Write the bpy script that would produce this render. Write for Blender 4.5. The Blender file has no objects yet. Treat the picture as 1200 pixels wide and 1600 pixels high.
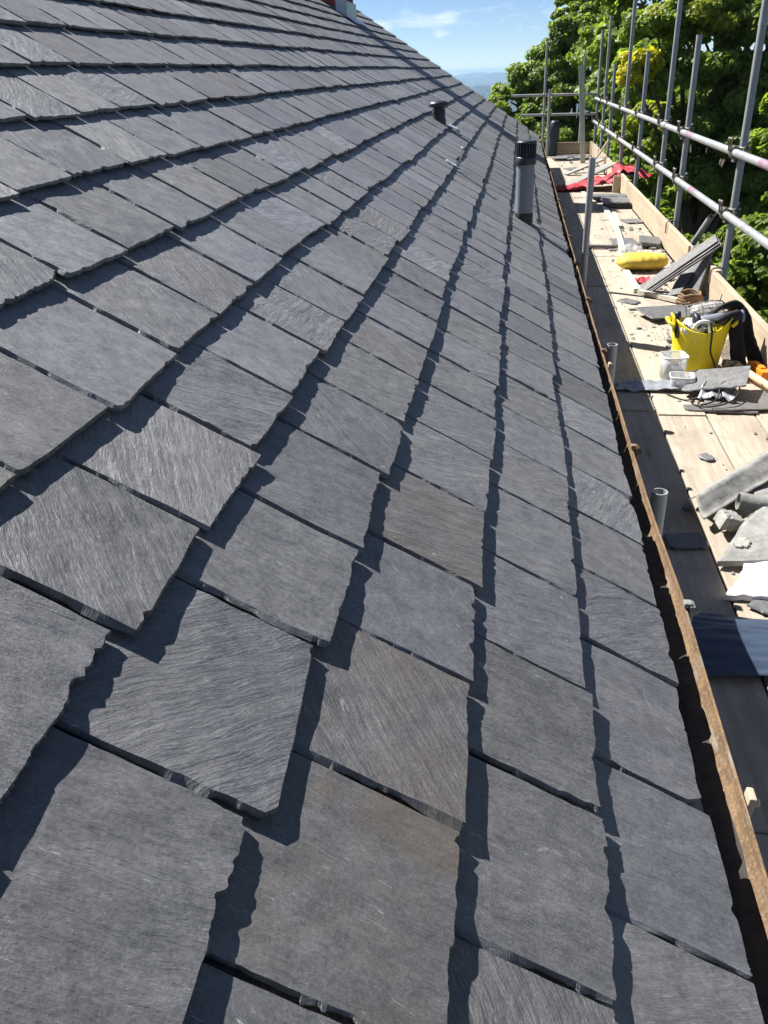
import bpy, bmesh, math, random
import numpy as np
from mathutils import Vector, Matrix, Euler

S = bpy.context.scene
COL = S.collection
R = math.radians

# ------------------------------------------------------------------ camera
FPX, CAMP = 1268.4, Vector((-0.3296, 0.0, 1.0140))
RT = Vector((0.98837565, 0.14706953, -0.0385243))
UP = Vector((-0.03632214, 0.47448673, 0.87951296))
FW = Vector((-0.14762883, 0.86788991, -0.47431301))
cd = bpy.data.cameras.new('camera')
cam = bpy.data.objects.new('camera', cd); COL.objects.link(cam)
cd.sensor_fit = 'VERTICAL'; cd.sensor_height = 24.0; cd.lens = FPX / 1600.0 * 24.0
cd.clip_start = 0.02; cd.clip_end = 30000
m = Matrix.Identity(4)
for i in range(3):
    m[i][0], m[i][1], m[i][2], m[i][3] = RT[i], UP[i], -FW[i], CAMP[i]
cam.matrix_world = m
S.camera = cam

# ------------------------------------------------------------------ light
SUN_TO = Vector((-0.74, 0.42, 1.0)).normalized()
sl = bpy.data.lights.new('sun', 'SUN'); sl.energy = 5.0; sl.angle = R(0.53); sl.color = (1.0, 0.965, 0.91)
sun = bpy.data.objects.new('sun', sl); COL.objects.link(sun)
sun.rotation_euler = SUN_TO.to_track_quat('Z', 'Y').to_euler()
sun.location = (-6, 6, 12)

W = bpy.data.worlds.new('World'); S.world = W; W.use_nodes = True
wn, wl = W.node_tree.nodes, W.node_tree.links
wn.clear()
wo = wn.new('ShaderNodeOutputWorld'); bg = wn.new('ShaderNodeBackground'); sky = wn.new('ShaderNodeTexSky')
sky.sky_type = 'NISHITA'; sky.sun_disc = False
sky.sun_elevation = math.asin(SUN_TO.z); sky.sun_rotation = math.atan2(SUN_TO.x, SUN_TO.y)
sky.altitude = 100; sky.air_density = 0.55; sky.dust_density = 0.0; sky.ozone_density = 4.0
bg.inputs['Strength'].default_value = 0.05
# scattered fair-weather clouds, the same all round the sky
tc = wn.new('ShaderNodeTexCoord'); mp = wn.new('ShaderNodeMapping'); mp.inputs['Scale'].default_value = (1, 1, 3.6)
no = wn.new('ShaderNodeTexNoise'); no.inputs['Scale'].default_value = 9.0; no.inputs['Detail'].default_value = 7; no.inputs['Roughness'].default_value = 0.58
rp = wn.new('ShaderNodeValToRGB'); rp.color_ramp.elements[0].position = 0.55; rp.color_ramp.elements[1].position = 0.74
rp.color_ramp.elements[1].color = (0.75, 0.75, 0.75, 1)
mxs = wn.new('ShaderNodeMixRGB'); mxs.inputs[2].default_value = (11, 11.2, 11.5, 1)
wl.new(tc.outputs['Generated'], mp.inputs['Vector']); wl.new(mp.outputs[0], no.inputs['Vector']); wl.new(no.outputs['Fac'], rp.inputs[0])
wl.new(rp.outputs[0], mxs.inputs[0]); wl.new(sky.outputs[0], mxs.inputs[1])
wl.new(mxs.outputs[0], bg.inputs['Color']); wl.new(bg.outputs[0], wo.inputs[0])

S.view_settings.view_transform = 'Standard'; S.view_settings.look = 'None'
S.view_settings.exposure = 1.27; S.view_settings.gamma = 1.0; S.view_settings.use_curve_mapping = False
S.render.resolution_x = 768; S.render.resolution_y = 1024
try:
    S.cycles.volume_max_steps = 64
    S.cycles.transparent_max_bounces = 16
except Exception:
    pass

# ------------------------------------------------------------------ node helpers
MATS = {}
class NT:
    def __init__(s, name):
        s.m = bpy.data.materials.new(name); s.m.use_nodes = True
        s.n, s.l = s.m.node_tree.nodes, s.m.node_tree.links
        s.n.clear()
        s.out = s.n.new('ShaderNodeOutputMaterial'); s.b = s.n.new('ShaderNodeBsdfPrincipled')
        s.l.new(s.b.outputs[0], s.out.inputs[0]); MATS[name] = s.m
    def set(s, node, key, v):
        if hasattr(v, 'is_output') or isinstance(v, bpy.types.NodeSocket): s.l.new(v, node.inputs[key])
        else: node.inputs[key].default_value = v
    def coord(s, kind='Object'):
        return s.n.new('ShaderNodeTexCoord').outputs[kind]
    def attr(s, name, out='Vector'):
        a = s.n.new('ShaderNodeAttribute'); a.attribute_name = name; return a.outputs[out]
    def mapping(s, v, scale=(1, 1, 1), rot=(0, 0, 0), loc=(0, 0, 0)):
        x = s.n.new('ShaderNodeMapping'); s.l.new(v, x.inputs[0])
        x.inputs['Scale'].default_value = scale; x.inputs['Rotation'].default_value = rot; x.inputs['Location'].default_value = loc
        return x.outputs[0]
    def noise(s, v, scale, detail=4, rough=0.55, dist=0.0, out='Fac'):
        x = s.n.new('ShaderNodeTexNoise'); s.l.new(v, x.inputs['Vector'])
        x.inputs['Scale'].default_value = scale; x.inputs['Detail'].default_value = detail
        x.inputs['Roughness'].default_value = rough; x.inputs['Distortion'].default_value = dist
        return x.outputs[out]
    def vor(s, v, scale, out='Distance', rnd=1.0):
        x = s.n.new('ShaderNodeTexVoronoi'); s.l.new(v, x.inputs['Vector']); x.inputs['Scale'].default_value = scale
        x.inputs['Randomness'].default_value = rnd
        return x.outputs[out]
    def ramp(s, f, *els):
        x = s.n.new('ShaderNodeValToRGB'); s.l.new(f, x.inputs[0]); e = x.color_ramp.elements
        while len(e) < len(els): e.new(0.5)
        for q, (p, c) in zip(e, els):
            q.position = p; q.color = (c, c, c, 1) if not isinstance(c, tuple) else c + (1,)
        return x.outputs[0]
    def mix(s, f, a, b, mode='MIX'):
        x = s.n.new('ShaderNodeMixRGB'); x.blend_type = mode
        for k, v in ((0, f), (1, a), (2, b)):
            if isinstance(v, tuple): v = v + (1,) if len(v) == 3 else v
            s.set(x, k, v)
        return x.outputs[0]
    def math(s, op, a, b=0.0, c=None):
        x = s.n.new('ShaderNodeMath'); x.operation = op
        s.set(x, 0, a); s.set(x, 1, b)
        if c is not None: s.set(x, 2, c)
        return x.outputs[0]
    def vadd(s, a, b):
        x = s.n.new('ShaderNodeVectorMath'); x.operation = 'ADD'; s.l.new(a, x.inputs[0]); s.l.new(b, x.inputs[1]); return x.outputs[0]
    def vscale(s, a, k):
        x = s.n.new('ShaderNodeVectorMath'); x.operation = 'SCALE'; s.l.new(a, x.inputs[0]); x.inputs['Scale'].default_value = k; return x.outputs[0]
    def bump(s, h, strength, dist):
        x = s.n.new('ShaderNodeBump'); x.inputs['Strength'].default_value = strength; x.inputs['Distance'].default_value = dist
        s.l.new(h, x.inputs['Height']); s.l.new(x.outputs[0], s.b.inputs['Normal'])
    def fin(s, color=None, rough=None, metal=0.0, spec=0.5):
        if color is not None: s.set(s.b, 'Base Color', color if not isinstance(color, tuple) else color + (1,))
        if rough is not None: s.set(s.b, 'Roughness', rough)
        s.b.inputs['Metallic'].default_value = metal; s.b.inputs['Specular IOR Level'].default_value = spec
        return s.m

def simple(name, col, rough=0.6, metal=0.0, spec=0.5, var=0.25, scale=14, bump=0.2, bdist=0.002, stretch=(1, 1, 1), col2=None):
    t = NT(name); v = t.mapping(t.coord(), stretch)
    n1 = t.noise(v, scale, 6, 0.6); n2 = t.noise(v, scale * 9, 4, 0.6)
    a = tuple(max(0, c * (1 - var)) for c in col); b = col2 or tuple(min(1, c * (1 + var)) for c in col)
    c = t.mix(t.ramp(n1, (0.3, 0.0), (0.7, 1.0)), a, b)
    c = t.mix(0.25, c, t.mix(n2, a, b))
    t.bump(t.math('ADD', n1, t.math('MULTIPLY', n2, 0.4)), bump, bdist)
    return t.fin(c, rough, metal, spec)

# ---- slate: riven stone, per-slate tone carried by attributes
def slate_material():
    t = NT('slate_stone')
    v = t.attr('sc'); tone = t.attr('tone', 'Color')
    sp = t.n.new('ShaderNodeSeparateColor'); t.l.new(tone, sp.inputs[0])
    tn, br, hu = sp.outputs[0], sp.outputs[1], sp.outputs[2]
    w = t.noise(v, 6.0, 4, 0.55, out='Color'); wv = t.vadd(v, t.vscale(w, 0.034))
    g1 = t.noise(t.mapping(wv, (13, 140, 13)), 1.0, 6, 0.66)
    g2 = t.noise(t.mapping(wv, (90, 480, 90)), 1.0, 4, 0.65)
    fine = t.noise(v, 520, 4, 0.7)
    grit = t.noise(v, 190, 5, 0.7)
    big = t.noise(wv, 9, 6, 0.65)
    lay = t.math('SNAP', t.noise(t.mapping(wv, (4, 15, 4)), 1.0, 7, 0.62), 0.06)
    mid = t.noise(v, 38, 6, 0.7)
    dark = t.mix(hu, (0.030, 0.0315, 0.037), (0.034, 0.0345, 0.036))
    lite = t.mix(hu, (0.160, 0.163, 0.177), (0.170, 0.170, 0.170))
    f = t.math('MULTIPLY', t.ramp(big, (0.3, 0.0), (0.7, 1.0)), 0.20)
    for src, k in ((g1, .12), (g2, .08), (mid, .26), (grit, .36), (lay, .12)):
        f = t.math('ADD', f, t.math('MULTIPLY', t.ramp(src, (0.36, 0.0), (0.66, 1.0)), k))
    c = t.mix(f, dark, lite)
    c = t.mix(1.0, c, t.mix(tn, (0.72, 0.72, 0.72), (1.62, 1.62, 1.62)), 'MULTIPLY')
    # rusty brown staining on some slates
    bm = t.math('MULTIPLY', t.ramp(t.noise(v, 5.0, 6, 0.7), (0.40, 0.0), (0.66, 1.0)), br)
    bm = t.math('MINIMUM', bm, 0.7)
    c = t.mix(bm, c, t.mix(grit, (0.075, 0.058, 0.046), (0.135, 0.112, 0.09)))
    # pale scuffs along the cleavage, cutting dust
    fl = t.math('MULTIPLY', t.ramp(t.noise(t.mapping(wv, (42, 330, 42), rot=(0, 0, 0.45)), 1.0, 3, 0.7), (0.64, 0.0), (0.70, 1.0)), t.ramp(mid, (0.46, 0.0), (0.58, 1.0)))
    c = t.mix(t.math('MULTIPLY', fl, 0.65), c, (0.34, 0.35, 0.365))
    # long hairline scratches in two directions, and smears of dust
    for rot, th in ((.35, .765), (-.9, .77)):
        sq = t.math('MULTIPLY', t.ramp(t.noise(t.mapping(v, (7, 380, 7), rot=(0, 0, rot)), 1.0, 1, 0.4), (th - .01, 0.0), (th + .02, 1.0)), t.ramp(t.noise(v, 9, 2, .5), (.5, 0.), (.58, 1.)))
        c = t.mix(t.math('MULTIPLY', sq, .4), c, (0.33, 0.335, 0.34))
    c = t.mix(t.math('MULTIPLY', t.ramp(t.noise(t.mapping(wv, (3, 8, 3)), 1.0, 6, .7), (.55, 0.), (.75, 1.)), .35), c, (0.20, 0.20, 0.195))
    # a few broken quartz threads
    vn = t.math('ABSOLUTE', t.math('SUBTRACT', t.noise(t.mapping(wv, (2.2, 0.9, 1), rot=(0, 0, 0.9)), 1.0, 2, 0.4), 0.5))
    vm = t.math('MULTIPLY', t.ramp(vn, (0.0, 1.0), (0.0013, 0.0)), t.ramp(t.noise(v, 26, 4, 0.7), (0.54, 0.0), (0.58, 1.0)))
    vm = t.math('MULTIPLY', vm, t.ramp(t.noise(v, 2.2, 1, 0.5), (0.52, 0.0), (0.6, 1.0)))
    c = t.mix(t.math('MULTIPLY', vm, 0.35), c, (0.36, 0.36, 0.36))
    # lichen spots
    ls = t.math('MULTIPLY', t.ramp(t.vor(t.vadd(v, t.vscale(t.noise(v, 70, 3, .6, out='Color'), 0.016)), 15), (0.05, 1.0), (0.085, 0.0)), t.ramp(t.noise(v, 16, 2, 0.5), (0.55, 0.0), (0.57, 1.0)))
    c = t.mix(t.math('MULTIPLY', t.math('MULTIPLY', ls, t.ramp(grit, (.35, .1), (.6, 1.0))), 0.6), c, (0.38, 0.385, 0.36))
    h = t.math('ADD', t.math('MULTIPLY', g1, 0.45), t.math('MULTIPLY', g2, 0.16))
    h = t.math('ADD', h, t.math('MULTIPLY', t.noise(t.mapping(wv, (8, 44, 8)), 1.0, 7, 0.66), 2.6))
    h = t.math('ADD', h, t.math('MULTIPLY', fine, 0.14)); h = t.math('ADD', h, t.math('MULTIPLY', lay, 10.0))
    h = t.math('ADD', h, t.math('MULTIPLY', grit, 0.24))
    t.bump(h, 0.75, 0.0028)
    bn = t.b.inputs['Normal'].links[0].from_node; t.l.new(t.math('ADD', t.math('MULTIPLY', t.attr('tone', 'Alpha'), 0.6), 0.55), bn.inputs['Strength'])
    r = t.ramp(mid, (0.3, 0.46), (0.7, 0.62))
    return t.fin(c, r, 0, 0.6)
slate_material()

def wood_material(name, c1, c2, c3, rough=0.75, dirt=0.5):
    t = NT(name); oi = t.n.new('ShaderNodeObjectInfo')
    v0 = t.coord(); cmb = t.n.new('ShaderNodeCombineXYZ')
    t.l.new(t.math('MULTIPLY', oi.outputs['Random'], 37.0), cmb.inputs[0]); t.l.new(t.math('MULTIPLY', oi.outputs['Random'], 91.0), cmb.inputs[1])
    v = t.vadd(v0, cmb.outputs[0])
    w = t.noise(v, 2.2, 2, 0.5, out='Color'); wv = t.vadd(v, t.vscale(w, 0.05))
    g = t.noise(t.mapping(wv, (38, 1.6, 38)), 1.0, 5, 0.6)
    g2 = t.noise(t.mapping(wv, (150, 5, 150)), 1.0, 3, 0.6)
    c = t.mix(t.ramp(g, (0.35, 0.0), (0.68, 1.0)), c1, c2)
    c = t.mix(t.math('MULTIPLY', t.ramp(g2, (0.5, 0.0), (0.75, 1.0)), 0.35), c, c3)
    kn = t.ramp(t.vor(t.mapping(v, (6, 1.9, 6)), 1.0), (0.05, 1.0), (0.12, 0.0))
    c = t.mix(t.math('MULTIPLY', kn, 0.7), c, c3)
    d = t.ramp(t.noise(v, 3.3, 6, 0.65), (0.48, 0.0), (0.72, 1.0))
    c = t.mix(t.math('MULTIPLY', d, dirt), c, tuple(x * 0.62 for x in c1))
    sp = t.ramp(t.noise(v, 40, 3, 0.6), (0.66, 0.0), (0.74, 1.0))
    c = t.mix(t.math('MULTIPLY', sp, dirt * 0.8), c, (0.10, 0.09, 0.08))
    tv = t.mix(oi.outputs['Random'], (0.86, 0.85, 0.84), (1.06, 1.05, 1.02))
    c = t.mix(1.0, c, tv, 'MULTIPLY')
    t.bump(t.math('ADD', g, t.math('MULTIPLY', g2, 0.5)), 0.35, 0.002)
    return t.fin(c, rough, 0, 0.3)
wood_material('board_wood', (0.34, 0.29, 0.23), (0.45, 0.395, 0.325), (0.19, 0.15, 0.115), dirt=.65)
wood_material('toe_wood', (0.37, 0.30, 0.22), (0.47, 0.39, 0.29), (0.24, 0.18, 0.12), dirt=0.35)
wood_material('treated_batten', (0.36, 0.40, 0.33), (0.46, 0.50, 0.42), (0.27, 0.29, 0.22), dirt=0.2)
wood_material('pale_batten', (0.50, 0.46, 0.38), (0.60, 0.56, 0.48), (0.36, 0.31, 0.24), dirt=0.2)
wood_material('grey_plank', (0.22, 0.215, 0.20), (0.32, 0.31, 0.29), (0.12, 0.115, 0.11), dirt=0.3)
wood_material('tool_handle', (0.55, 0.42, 0.25), (0.62, 0.49, 0.31), (0.4, 0.28, 0.15), dirt=0.1)

def galv():
    t = NT('galvanised_steel'); v = t.coord('Object')
    n = t.noise(v, 9, 6, 0.65); n2 = t.noise(t.mapping(v, (60, 60, 8)), 1, 4, 0.6); vo = t.vor(v, 90, 'Color')
    c = t.mix(t.ramp(n, (0.3, 0.0), (0.7, 1.0)), (0.25, 0.26, 0.275), (0.37, 0.38, 0.39))
    c = t.mix(0.3, c, t.mix(t.noise(v, 120, 3, .6), (.16, .165, .17), (.36, .37, .375)))
    c = t.mix(t.math('MULTIPLY', t.ramp(n2, (0.58, 0.0), (0.72, 1.0)), 0.4), c, (0.22, 0.19, 0.16))
    t.bump(n2, 0.15, 0.001)
    return t.fin(c, t.ramp(n, (0.3, 0.45), (0.7, 0.62)), 0.3, 0.5)
galv()
simple('coupler_steel', (0.24, 0.22, 0.19), 0.6, 0.5, var=0.45, scale=40, bump=0.4)
simple('paint_magenta', (0.30, 0.13, 0.21), 0.6, 0.1, var=0.3, scale=30, col2=(0.26, 0.24, 0.26))
simple('lead_sheet', (0.24, 0.255, 0.275), 0.5, 0.25, var=0.3, scale=18, bump=0.35, bdist=0.003)
simple('lead_new', (0.50, 0.53, 0.56), 0.38, 0.5, var=0.15, scale=12, bump=0.2)
def rust():
    t = NT('rusty_iron'); v = t.coord()
    n = t.noise(v, 22, 6, 0.7); n2 = t.noise(v, 130, 4, 0.65); n3 = t.noise(t.mapping(v, (1, .25, 1)), 30, 4, .6)
    c = t.mix(t.ramp(n, (0.32, 0.0), (0.66, 1.0)), (0.09, 0.058, 0.034), (0.20, 0.125, 0.068))
    c = t.mix(t.math('MULTIPLY', t.ramp(n2, (0.5, 0.0), (0.7, 1.0)), 0.7), c, (0.27, 0.20, 0.13))
    c = t.mix(t.ramp(n3, (0.56, 0.0), (0.7, 0.8)), c, (0.21, 0.19, 0.16))
    t.bump(t.math('ADD', n, t.math('MULTIPLY', n2, 0.6)), 0.7, 0.004)
    return t.fin(c, 0.85, 0.0, 0.3)
rust()
simple('gutter_silt', (0.045, 0.04, 0.035), 0.95, var=0.4, scale=60, bump=0.9, bdist=0.006)
simple('fascia_paint', (0.05, 0.05, 0.055), 0.6)
simple('plastic_grey', (0.17, 0.19, 0.22), 0.6, var=0.1, scale=10, bump=0.05)
simple('plastic_black', (0.018, 0.02, 0.024), 0.4, var=0.3, bump=0.05)
simple('rubber_black', (0.012, 0.012, 0.014), 0.6, var=0.3, bump=0.2)
simple('render_wall', (0.42, 0.38, 0.32), 0.9, var=0.12, scale=6, bump=0.4)
simple('mortar', (0.30, 0.29, 0.265), 0.95, var=0.25, scale=50, bump=0.8, bdist=0.004)
simple('mortar_dirty', (0.215, 0.213, 0.20), 0.9, var=0.4, scale=26, bump=0.8, bdist=0.004)
simple('white_ceramic', (0.74, 0.74, 0.73), 0.5, var=0.06, scale=20, bump=0.15)
simple('red_fabric', (0.34, 0.016, 0.03), 0.7, var=0.25, scale=16, bump=0.25)
simple('yellow_sack', (0.62, 0.44, 0.05), 0.65, var=0.18, scale=22, bump=0.5, bdist=0.004)
def scuffed(name, col, dirt, rough):
    t = NT(name); v = t.coord(); n = t.noise(v, 26, 6, .7); n2 = t.noise(t.mapping(v, (1, 1, .3)), 90, 4, .7); n3 = t.noise(v, 7, 4, .6)
    c = t.mix(t.ramp(n3, (.3, 0.), (.7, 1.)), tuple(q * .86 for q in col), col)
    c = t.mix(t.math('MULTIPLY', t.ramp(n, (.58, 0.), (.70, 1.)), .55), c, dirt)
    c = t.mix(t.math('MULTIPLY', t.ramp(n2, (.62, 0.), (.70, 1.)), .6), c, tuple(q * .4 for q in dirt))
    t.bump(n, .12, .002); return t.fin(c, rough)
scuffed('yellow_rubber', (0.80, 0.66, 0.015), (.45, .40, .22), .45)
simple('blue_plastic', (0.022, 0.04, 0.08), 0.5, var=0.5, scale=16, bump=0.35, bdist=0.003, col2=(0.05, 0.075, 0.12), stretch=(.35, 2.2, 1))
simple('dark_tarp', (0.014, 0.02, 0.034), 0.5, var=0.3, scale=8, bump=0.4, bdist=0.006)
simple('black_fabric', (0.010, 0.010, 0.012), 0.85, var=0.3, scale=60, bump=0.4)
simple('rope_brown', (0.22, 0.14, 0.08), 0.9, var=0.3, scale=120, bump=0.6)
simple('orange_plastic', (0.72, 0.22, 0.02), 0.4, var=0.1)
simple('white_plastic', (0.68, 0.68, 0.66), 0.4, var=0.06)
simple('brick_red', (0.26, 0.055, 0.04), 0.85, var=0.3, scale=20, bump=0.5)
simple('ground_grass', (0.03, 0.048, 0.018), 0.95, var=0.4, scale=0.05, bump=0.4)
simple('bark', (0.10, 0.08, 0.06), 0.95, var=0.4, scale=12, bump=0.9, bdist=0.02, stretch=(1, 1, .25))
def clear_tub():
    t = NT('clouded_plastic'); v = t.coord(); n = t.noise(v, 40, 5, 0.65)
    t.fin(t.mix(n, (0.50, 0.52, 0.53), (0.78, 0.79, 0.79)), 0.25)
    tr = t.n.new('ShaderNodeBsdfTransparent'); mx = t.n.new('ShaderNodeMixShader'); t.l.new(t.ramp(n, (.3, .35), (.7, .75)), mx.inputs[0])
    t.l.new(t.b.outputs[0], mx.inputs[1]); t.l.new(tr.outputs[0], mx.inputs[2]); t.l.new(mx.outputs[0], t.out.inputs[0])
clear_tub()

def leaf_material(name, c1, c2, c3):
    t = NT(name); tone = t.attr('tone', 'Color')
    sp = t.n.new('ShaderNodeSeparateColor'); t.l.new(tone, sp.inputs[0])
    c = t.mix(sp.outputs[0], c1, c2); c = t.mix(sp.outputs[1], c, c3)
    t.fin(c, 0.5, 0, 0.4)
    tr = t.n.new('ShaderNodeBsdfTranslucent'); t.l.new(t.mix(1.0, c, (1.5, 1.55, 0.7), 'MULTIPLY'), tr.inputs[0])
    mx = t.n.new('ShaderNodeMixShader'); mx.inputs[0].default_value = 0.55
    t.l.new(t.b.outputs[0], mx.inputs[1]); t.l.new(tr.outputs[0], mx.inputs[2]); t.l.new(mx.outputs[0], t.out.inputs[0])
leaf_material('leaf_green', (0.115, 0.175, 0.026), (0.235, 0.31, 0.052), (0.60, 0.52, 0.02))

# ------------------------------------------------------------------ mesh helpers
WORLD = {}
def link(name, me, mat, parent=None, mw=None):
    if mat is not None and not me.materials:
        me.materials.append(MATS[mat] if isinstance(mat, str) else mat)
    o = bpy.data.objects.new(name, me); COL.objects.link(o)
    mw = mw or Matrix.Identity(4)
    WORLD[o.name] = mw
    if parent is not None:
        o.parent = parent; o.matrix_parent_inverse = WORLD[parent.name].inverted()
    o.matrix_basis = mw
    return o
def empty(name, loc, label, cat, group=None):
    o = bpy.data.objects.new(name, None); COL.objects.link(o); o.location = loc; o.empty_display_size = 0.1
    WORLD[o.name] = Matrix.Translation(loc)
    tag(o, label, cat, group)
    return o
def tag(o, label, cat, group=None):
    o['label'] = label; o['category'] = cat
    if group: o['group'] = group
    return o
def pydata(name, v, f, smooth=False):
    me = bpy.data.meshes.new(name); me.from_pydata([tuple(x) for x in v], [], [tuple(x) for x in f]); me.update()
    if smooth: me.polygons.foreach_set('use_smooth', [True] * len(me.polygons))
    return me
def frombm(name, bm, smooth=False):
    me = bpy.data.meshes.new(name); bm.normal_update(); bm.to_mesh(me); bm.free()
    if smooth: me.polygons.foreach_set('use_smooth', [True] * len(me.polygons))
    return me
def add_box(bm, size, mw=Matrix.Identity(4), bev=0.0):
    r = bmesh.ops.create_cube(bm, size=1.0, matrix=mw @ Matrix.Diagonal((size[0], size[1], size[2], 1)))
    if bev:
        es = list({e for v in r['verts'] for e in v.link_edges})
        bmesh.ops.bevel(bm, geom=es, offset=bev, segments=2, affect='EDGES', profile=0.6)
def frame_from(p0, p1, upv=(0, 0, 1)):
    z = (Vector(p1) - Vector(p0)).normalized(); x = Vector(upv).cross(z)
    if x.length < 1e-4: x = Vector((1, 0, 0)).cross(z)
    x.normalize(); y = z.cross(x)
    m = Matrix.Identity(4)
    for i in range(3): m[i][0], m[i][1], m[i][2], m[i][3] = x[i], y[i], z[i], p0[i]
    return m
def add_tube(bm, p0, p1, r, wall=0.004, n=20, hollow=True):
    mt = frame_from(p0, p1); L = (Vector(p1) - Vector(p0)).length
    prof = [(r, 0), (r, L), (r - wall, L), (r - wall, 0)] if hollow else [(r, 0), (r, L)]
    def ring(rr, z): return [bm.verts.new(mt @ Vector((rr * math.cos(2 * math.pi * k / n), rr * math.sin(2 * math.pi * k / n), z))) for k in range(n)]
    rings = [ring(*prof[0]), ring(*prof[1])]
    m_ = len(prof) if hollow else 1
    for a in range(m_):
        A, B = (rings[0], rings[1]) if a == 0 else (ring(*prof[a]), ring(*prof[(a + 1) % len(prof)]))
        for k in range(n):
            f = bm.faces.new((A[k], A[(k + 1) % n], B[(k + 1) % n], B[k])); f.smooth = a in (0, 2)
    if not hollow:
        bm.faces.new(ring(*prof[0])[::-1]); bm.faces.new(ring(*prof[1]))
def lathe(bm, prof, n=28, mw=Matrix.Identity(4), jitter=0.0):
    rings = [[bm.verts.new(mw @ Vector((r * math.cos(2 * math.pi * k / n), r * math.sin(2 * math.pi * k / n), z))) for k in range(n)] for r, z in prof]
    for A, B in zip(rings, rings[1:]):
        for k in range(n):
            f = bm.faces.new((A[k], A[(k + 1) % n], B[(k + 1) % n], B[k])); f.smooth = True
    return rings
def sweep(name, pts, r, n=8, closed=False):
    """round tube along a polyline (numpy parallel transport)"""
    P = [Vector(p) for p in pts]; v = []; f = []
    t0 = (P[1] - P[0]).normalized(); x = t0.orthogonal().normalized()
    for i, p in enumerate(P):
        t = ((P[min(i + 1, len(P) - 1)]) - P[max(i - 1, 0)]).normalized()
        x = (x - t * x.dot(t)).normalized(); y = t.cross(x)
        for k in range(n):
            a = 2 * math.pi * k / n; v.append(p + x * (r * math.cos(a)) + y * (r * math.sin(a)))
    for i in range(len(P) - 1):
        for k in range(n):
            f.append((i * n + k, i * n + (k + 1) % n, (i + 1) * n + (k + 1) % n, (i + 1) * n + k))
    f.append(tuple(range(n))[::-1]); f.append(tuple(range((len(P) - 1) * n, len(P) * n)))
    return pydata(name, v, f, True)
def spline(ctrl, per=8):
    P = [Vector(c) for c in ctrl]; P = [P[0] * 2 - P[1]] + P + [P[-1] * 2 - P[-2]]; out = []
    for i in range(1, len(P) - 2):
        for k in range(per):
            t = k / per; a, b, c, d = P[i - 1], P[i], P[i + 1], P[i + 2]
            out.append(0.5 * ((2 * b) + (c - a) * t + (2 * a - 5 * b + 4 * c - d) * t * t + (3 * b - a - 3 * c + d) * t ** 3))
    out.append(P[-2]); return out
def ribbon(name, ctrl, wdir, width, thick, per=8, seed=0):
    P = spline(ctrl, per); wd = Vector(wdir).normalized(); v = []; f = []; rg = random.Random(seed)
    for i, p in enumerate(P):
        t = (P[min(i + 1, len(P) - 1)] - P[max(i - 1, 0)]).normalized(); s = (wd - t * wd.dot(t)).normalized(); nn = t.cross(s)
        w = width * (1 + rg.uniform(-0.07, 0.07))
        for a, b in ((-1, -1), (-.55, -1.25), (0, -1.05), (.55, -1.25), (1, -1), (1, 1), (.55, 1.3), (0, 1.0), (-.55, 1.3), (-1, 1)):
            v.append(p + s * (a * w / 2) + nn * (b * thick / 2))
    for i in range(len(P) - 1):
        for k in range(10): f.append((i * 10 + k, i * 10 + (k + 1) % 10, (i + 1) * 10 + (k + 1) % 10, (i + 1) * 10 + k))
    f.append(tuple(range(10))[::-1]); f.append(tuple(range((len(P) - 1) * 10, len(P) * 10)))
    return pydata(name, v, f, True)

def vnoise2(rng, shape_k, U, V):
    g = rng.uniform(-1, 1, shape_k)
    x = np.clip(U, 0, 1) * (shape_k[0] - 1.001); y = np.clip(V, 0, 1) * (shape_k[1] - 1.001)
    i = x.astype(int); j = y.astype(int); fx = x - i; fy = y - j
    fx = fx * fx * (3 - 2 * fx); fy = fy * fy * (3 - 2 * fy)
    return (g[i, j] * (1 - fx) + g[i + 1, j] * fx) * (1 - fy) + (g[i, j + 1] * (1 - fx) + g[i + 1, j + 1] * fx) * fy
def jag(rng, x, L, amp, step):
    """ragged dressed edge: slow wave + uneven teeth of two sizes (values >= 0 cut into the slate)"""
    def teeth(st, top):
        n = max(4, int(L / st) + 2); sp = rng.lognormal(0, .6, n); k = np.cumsum(sp); k = k / k[-1] * L * 1.02
        return np.interp(x, k, np.minimum(rng.exponential(.5, n), top))
    slow = np.interp(x, np.linspace(0, L, 6), rng.uniform(-1, 1, 6))
    ne = max(3, int(L / .05)); env = np.interp(x, np.sort(rng.uniform(0, L, ne)), np.clip(rng.lognormal(-.85, 1.0, ne), .05, 2.2))
    return amp * (env * (teeth(step, 2.2) + 0.5 * teeth(step * .4, 1.8)) + 0.5 * slow)
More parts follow.
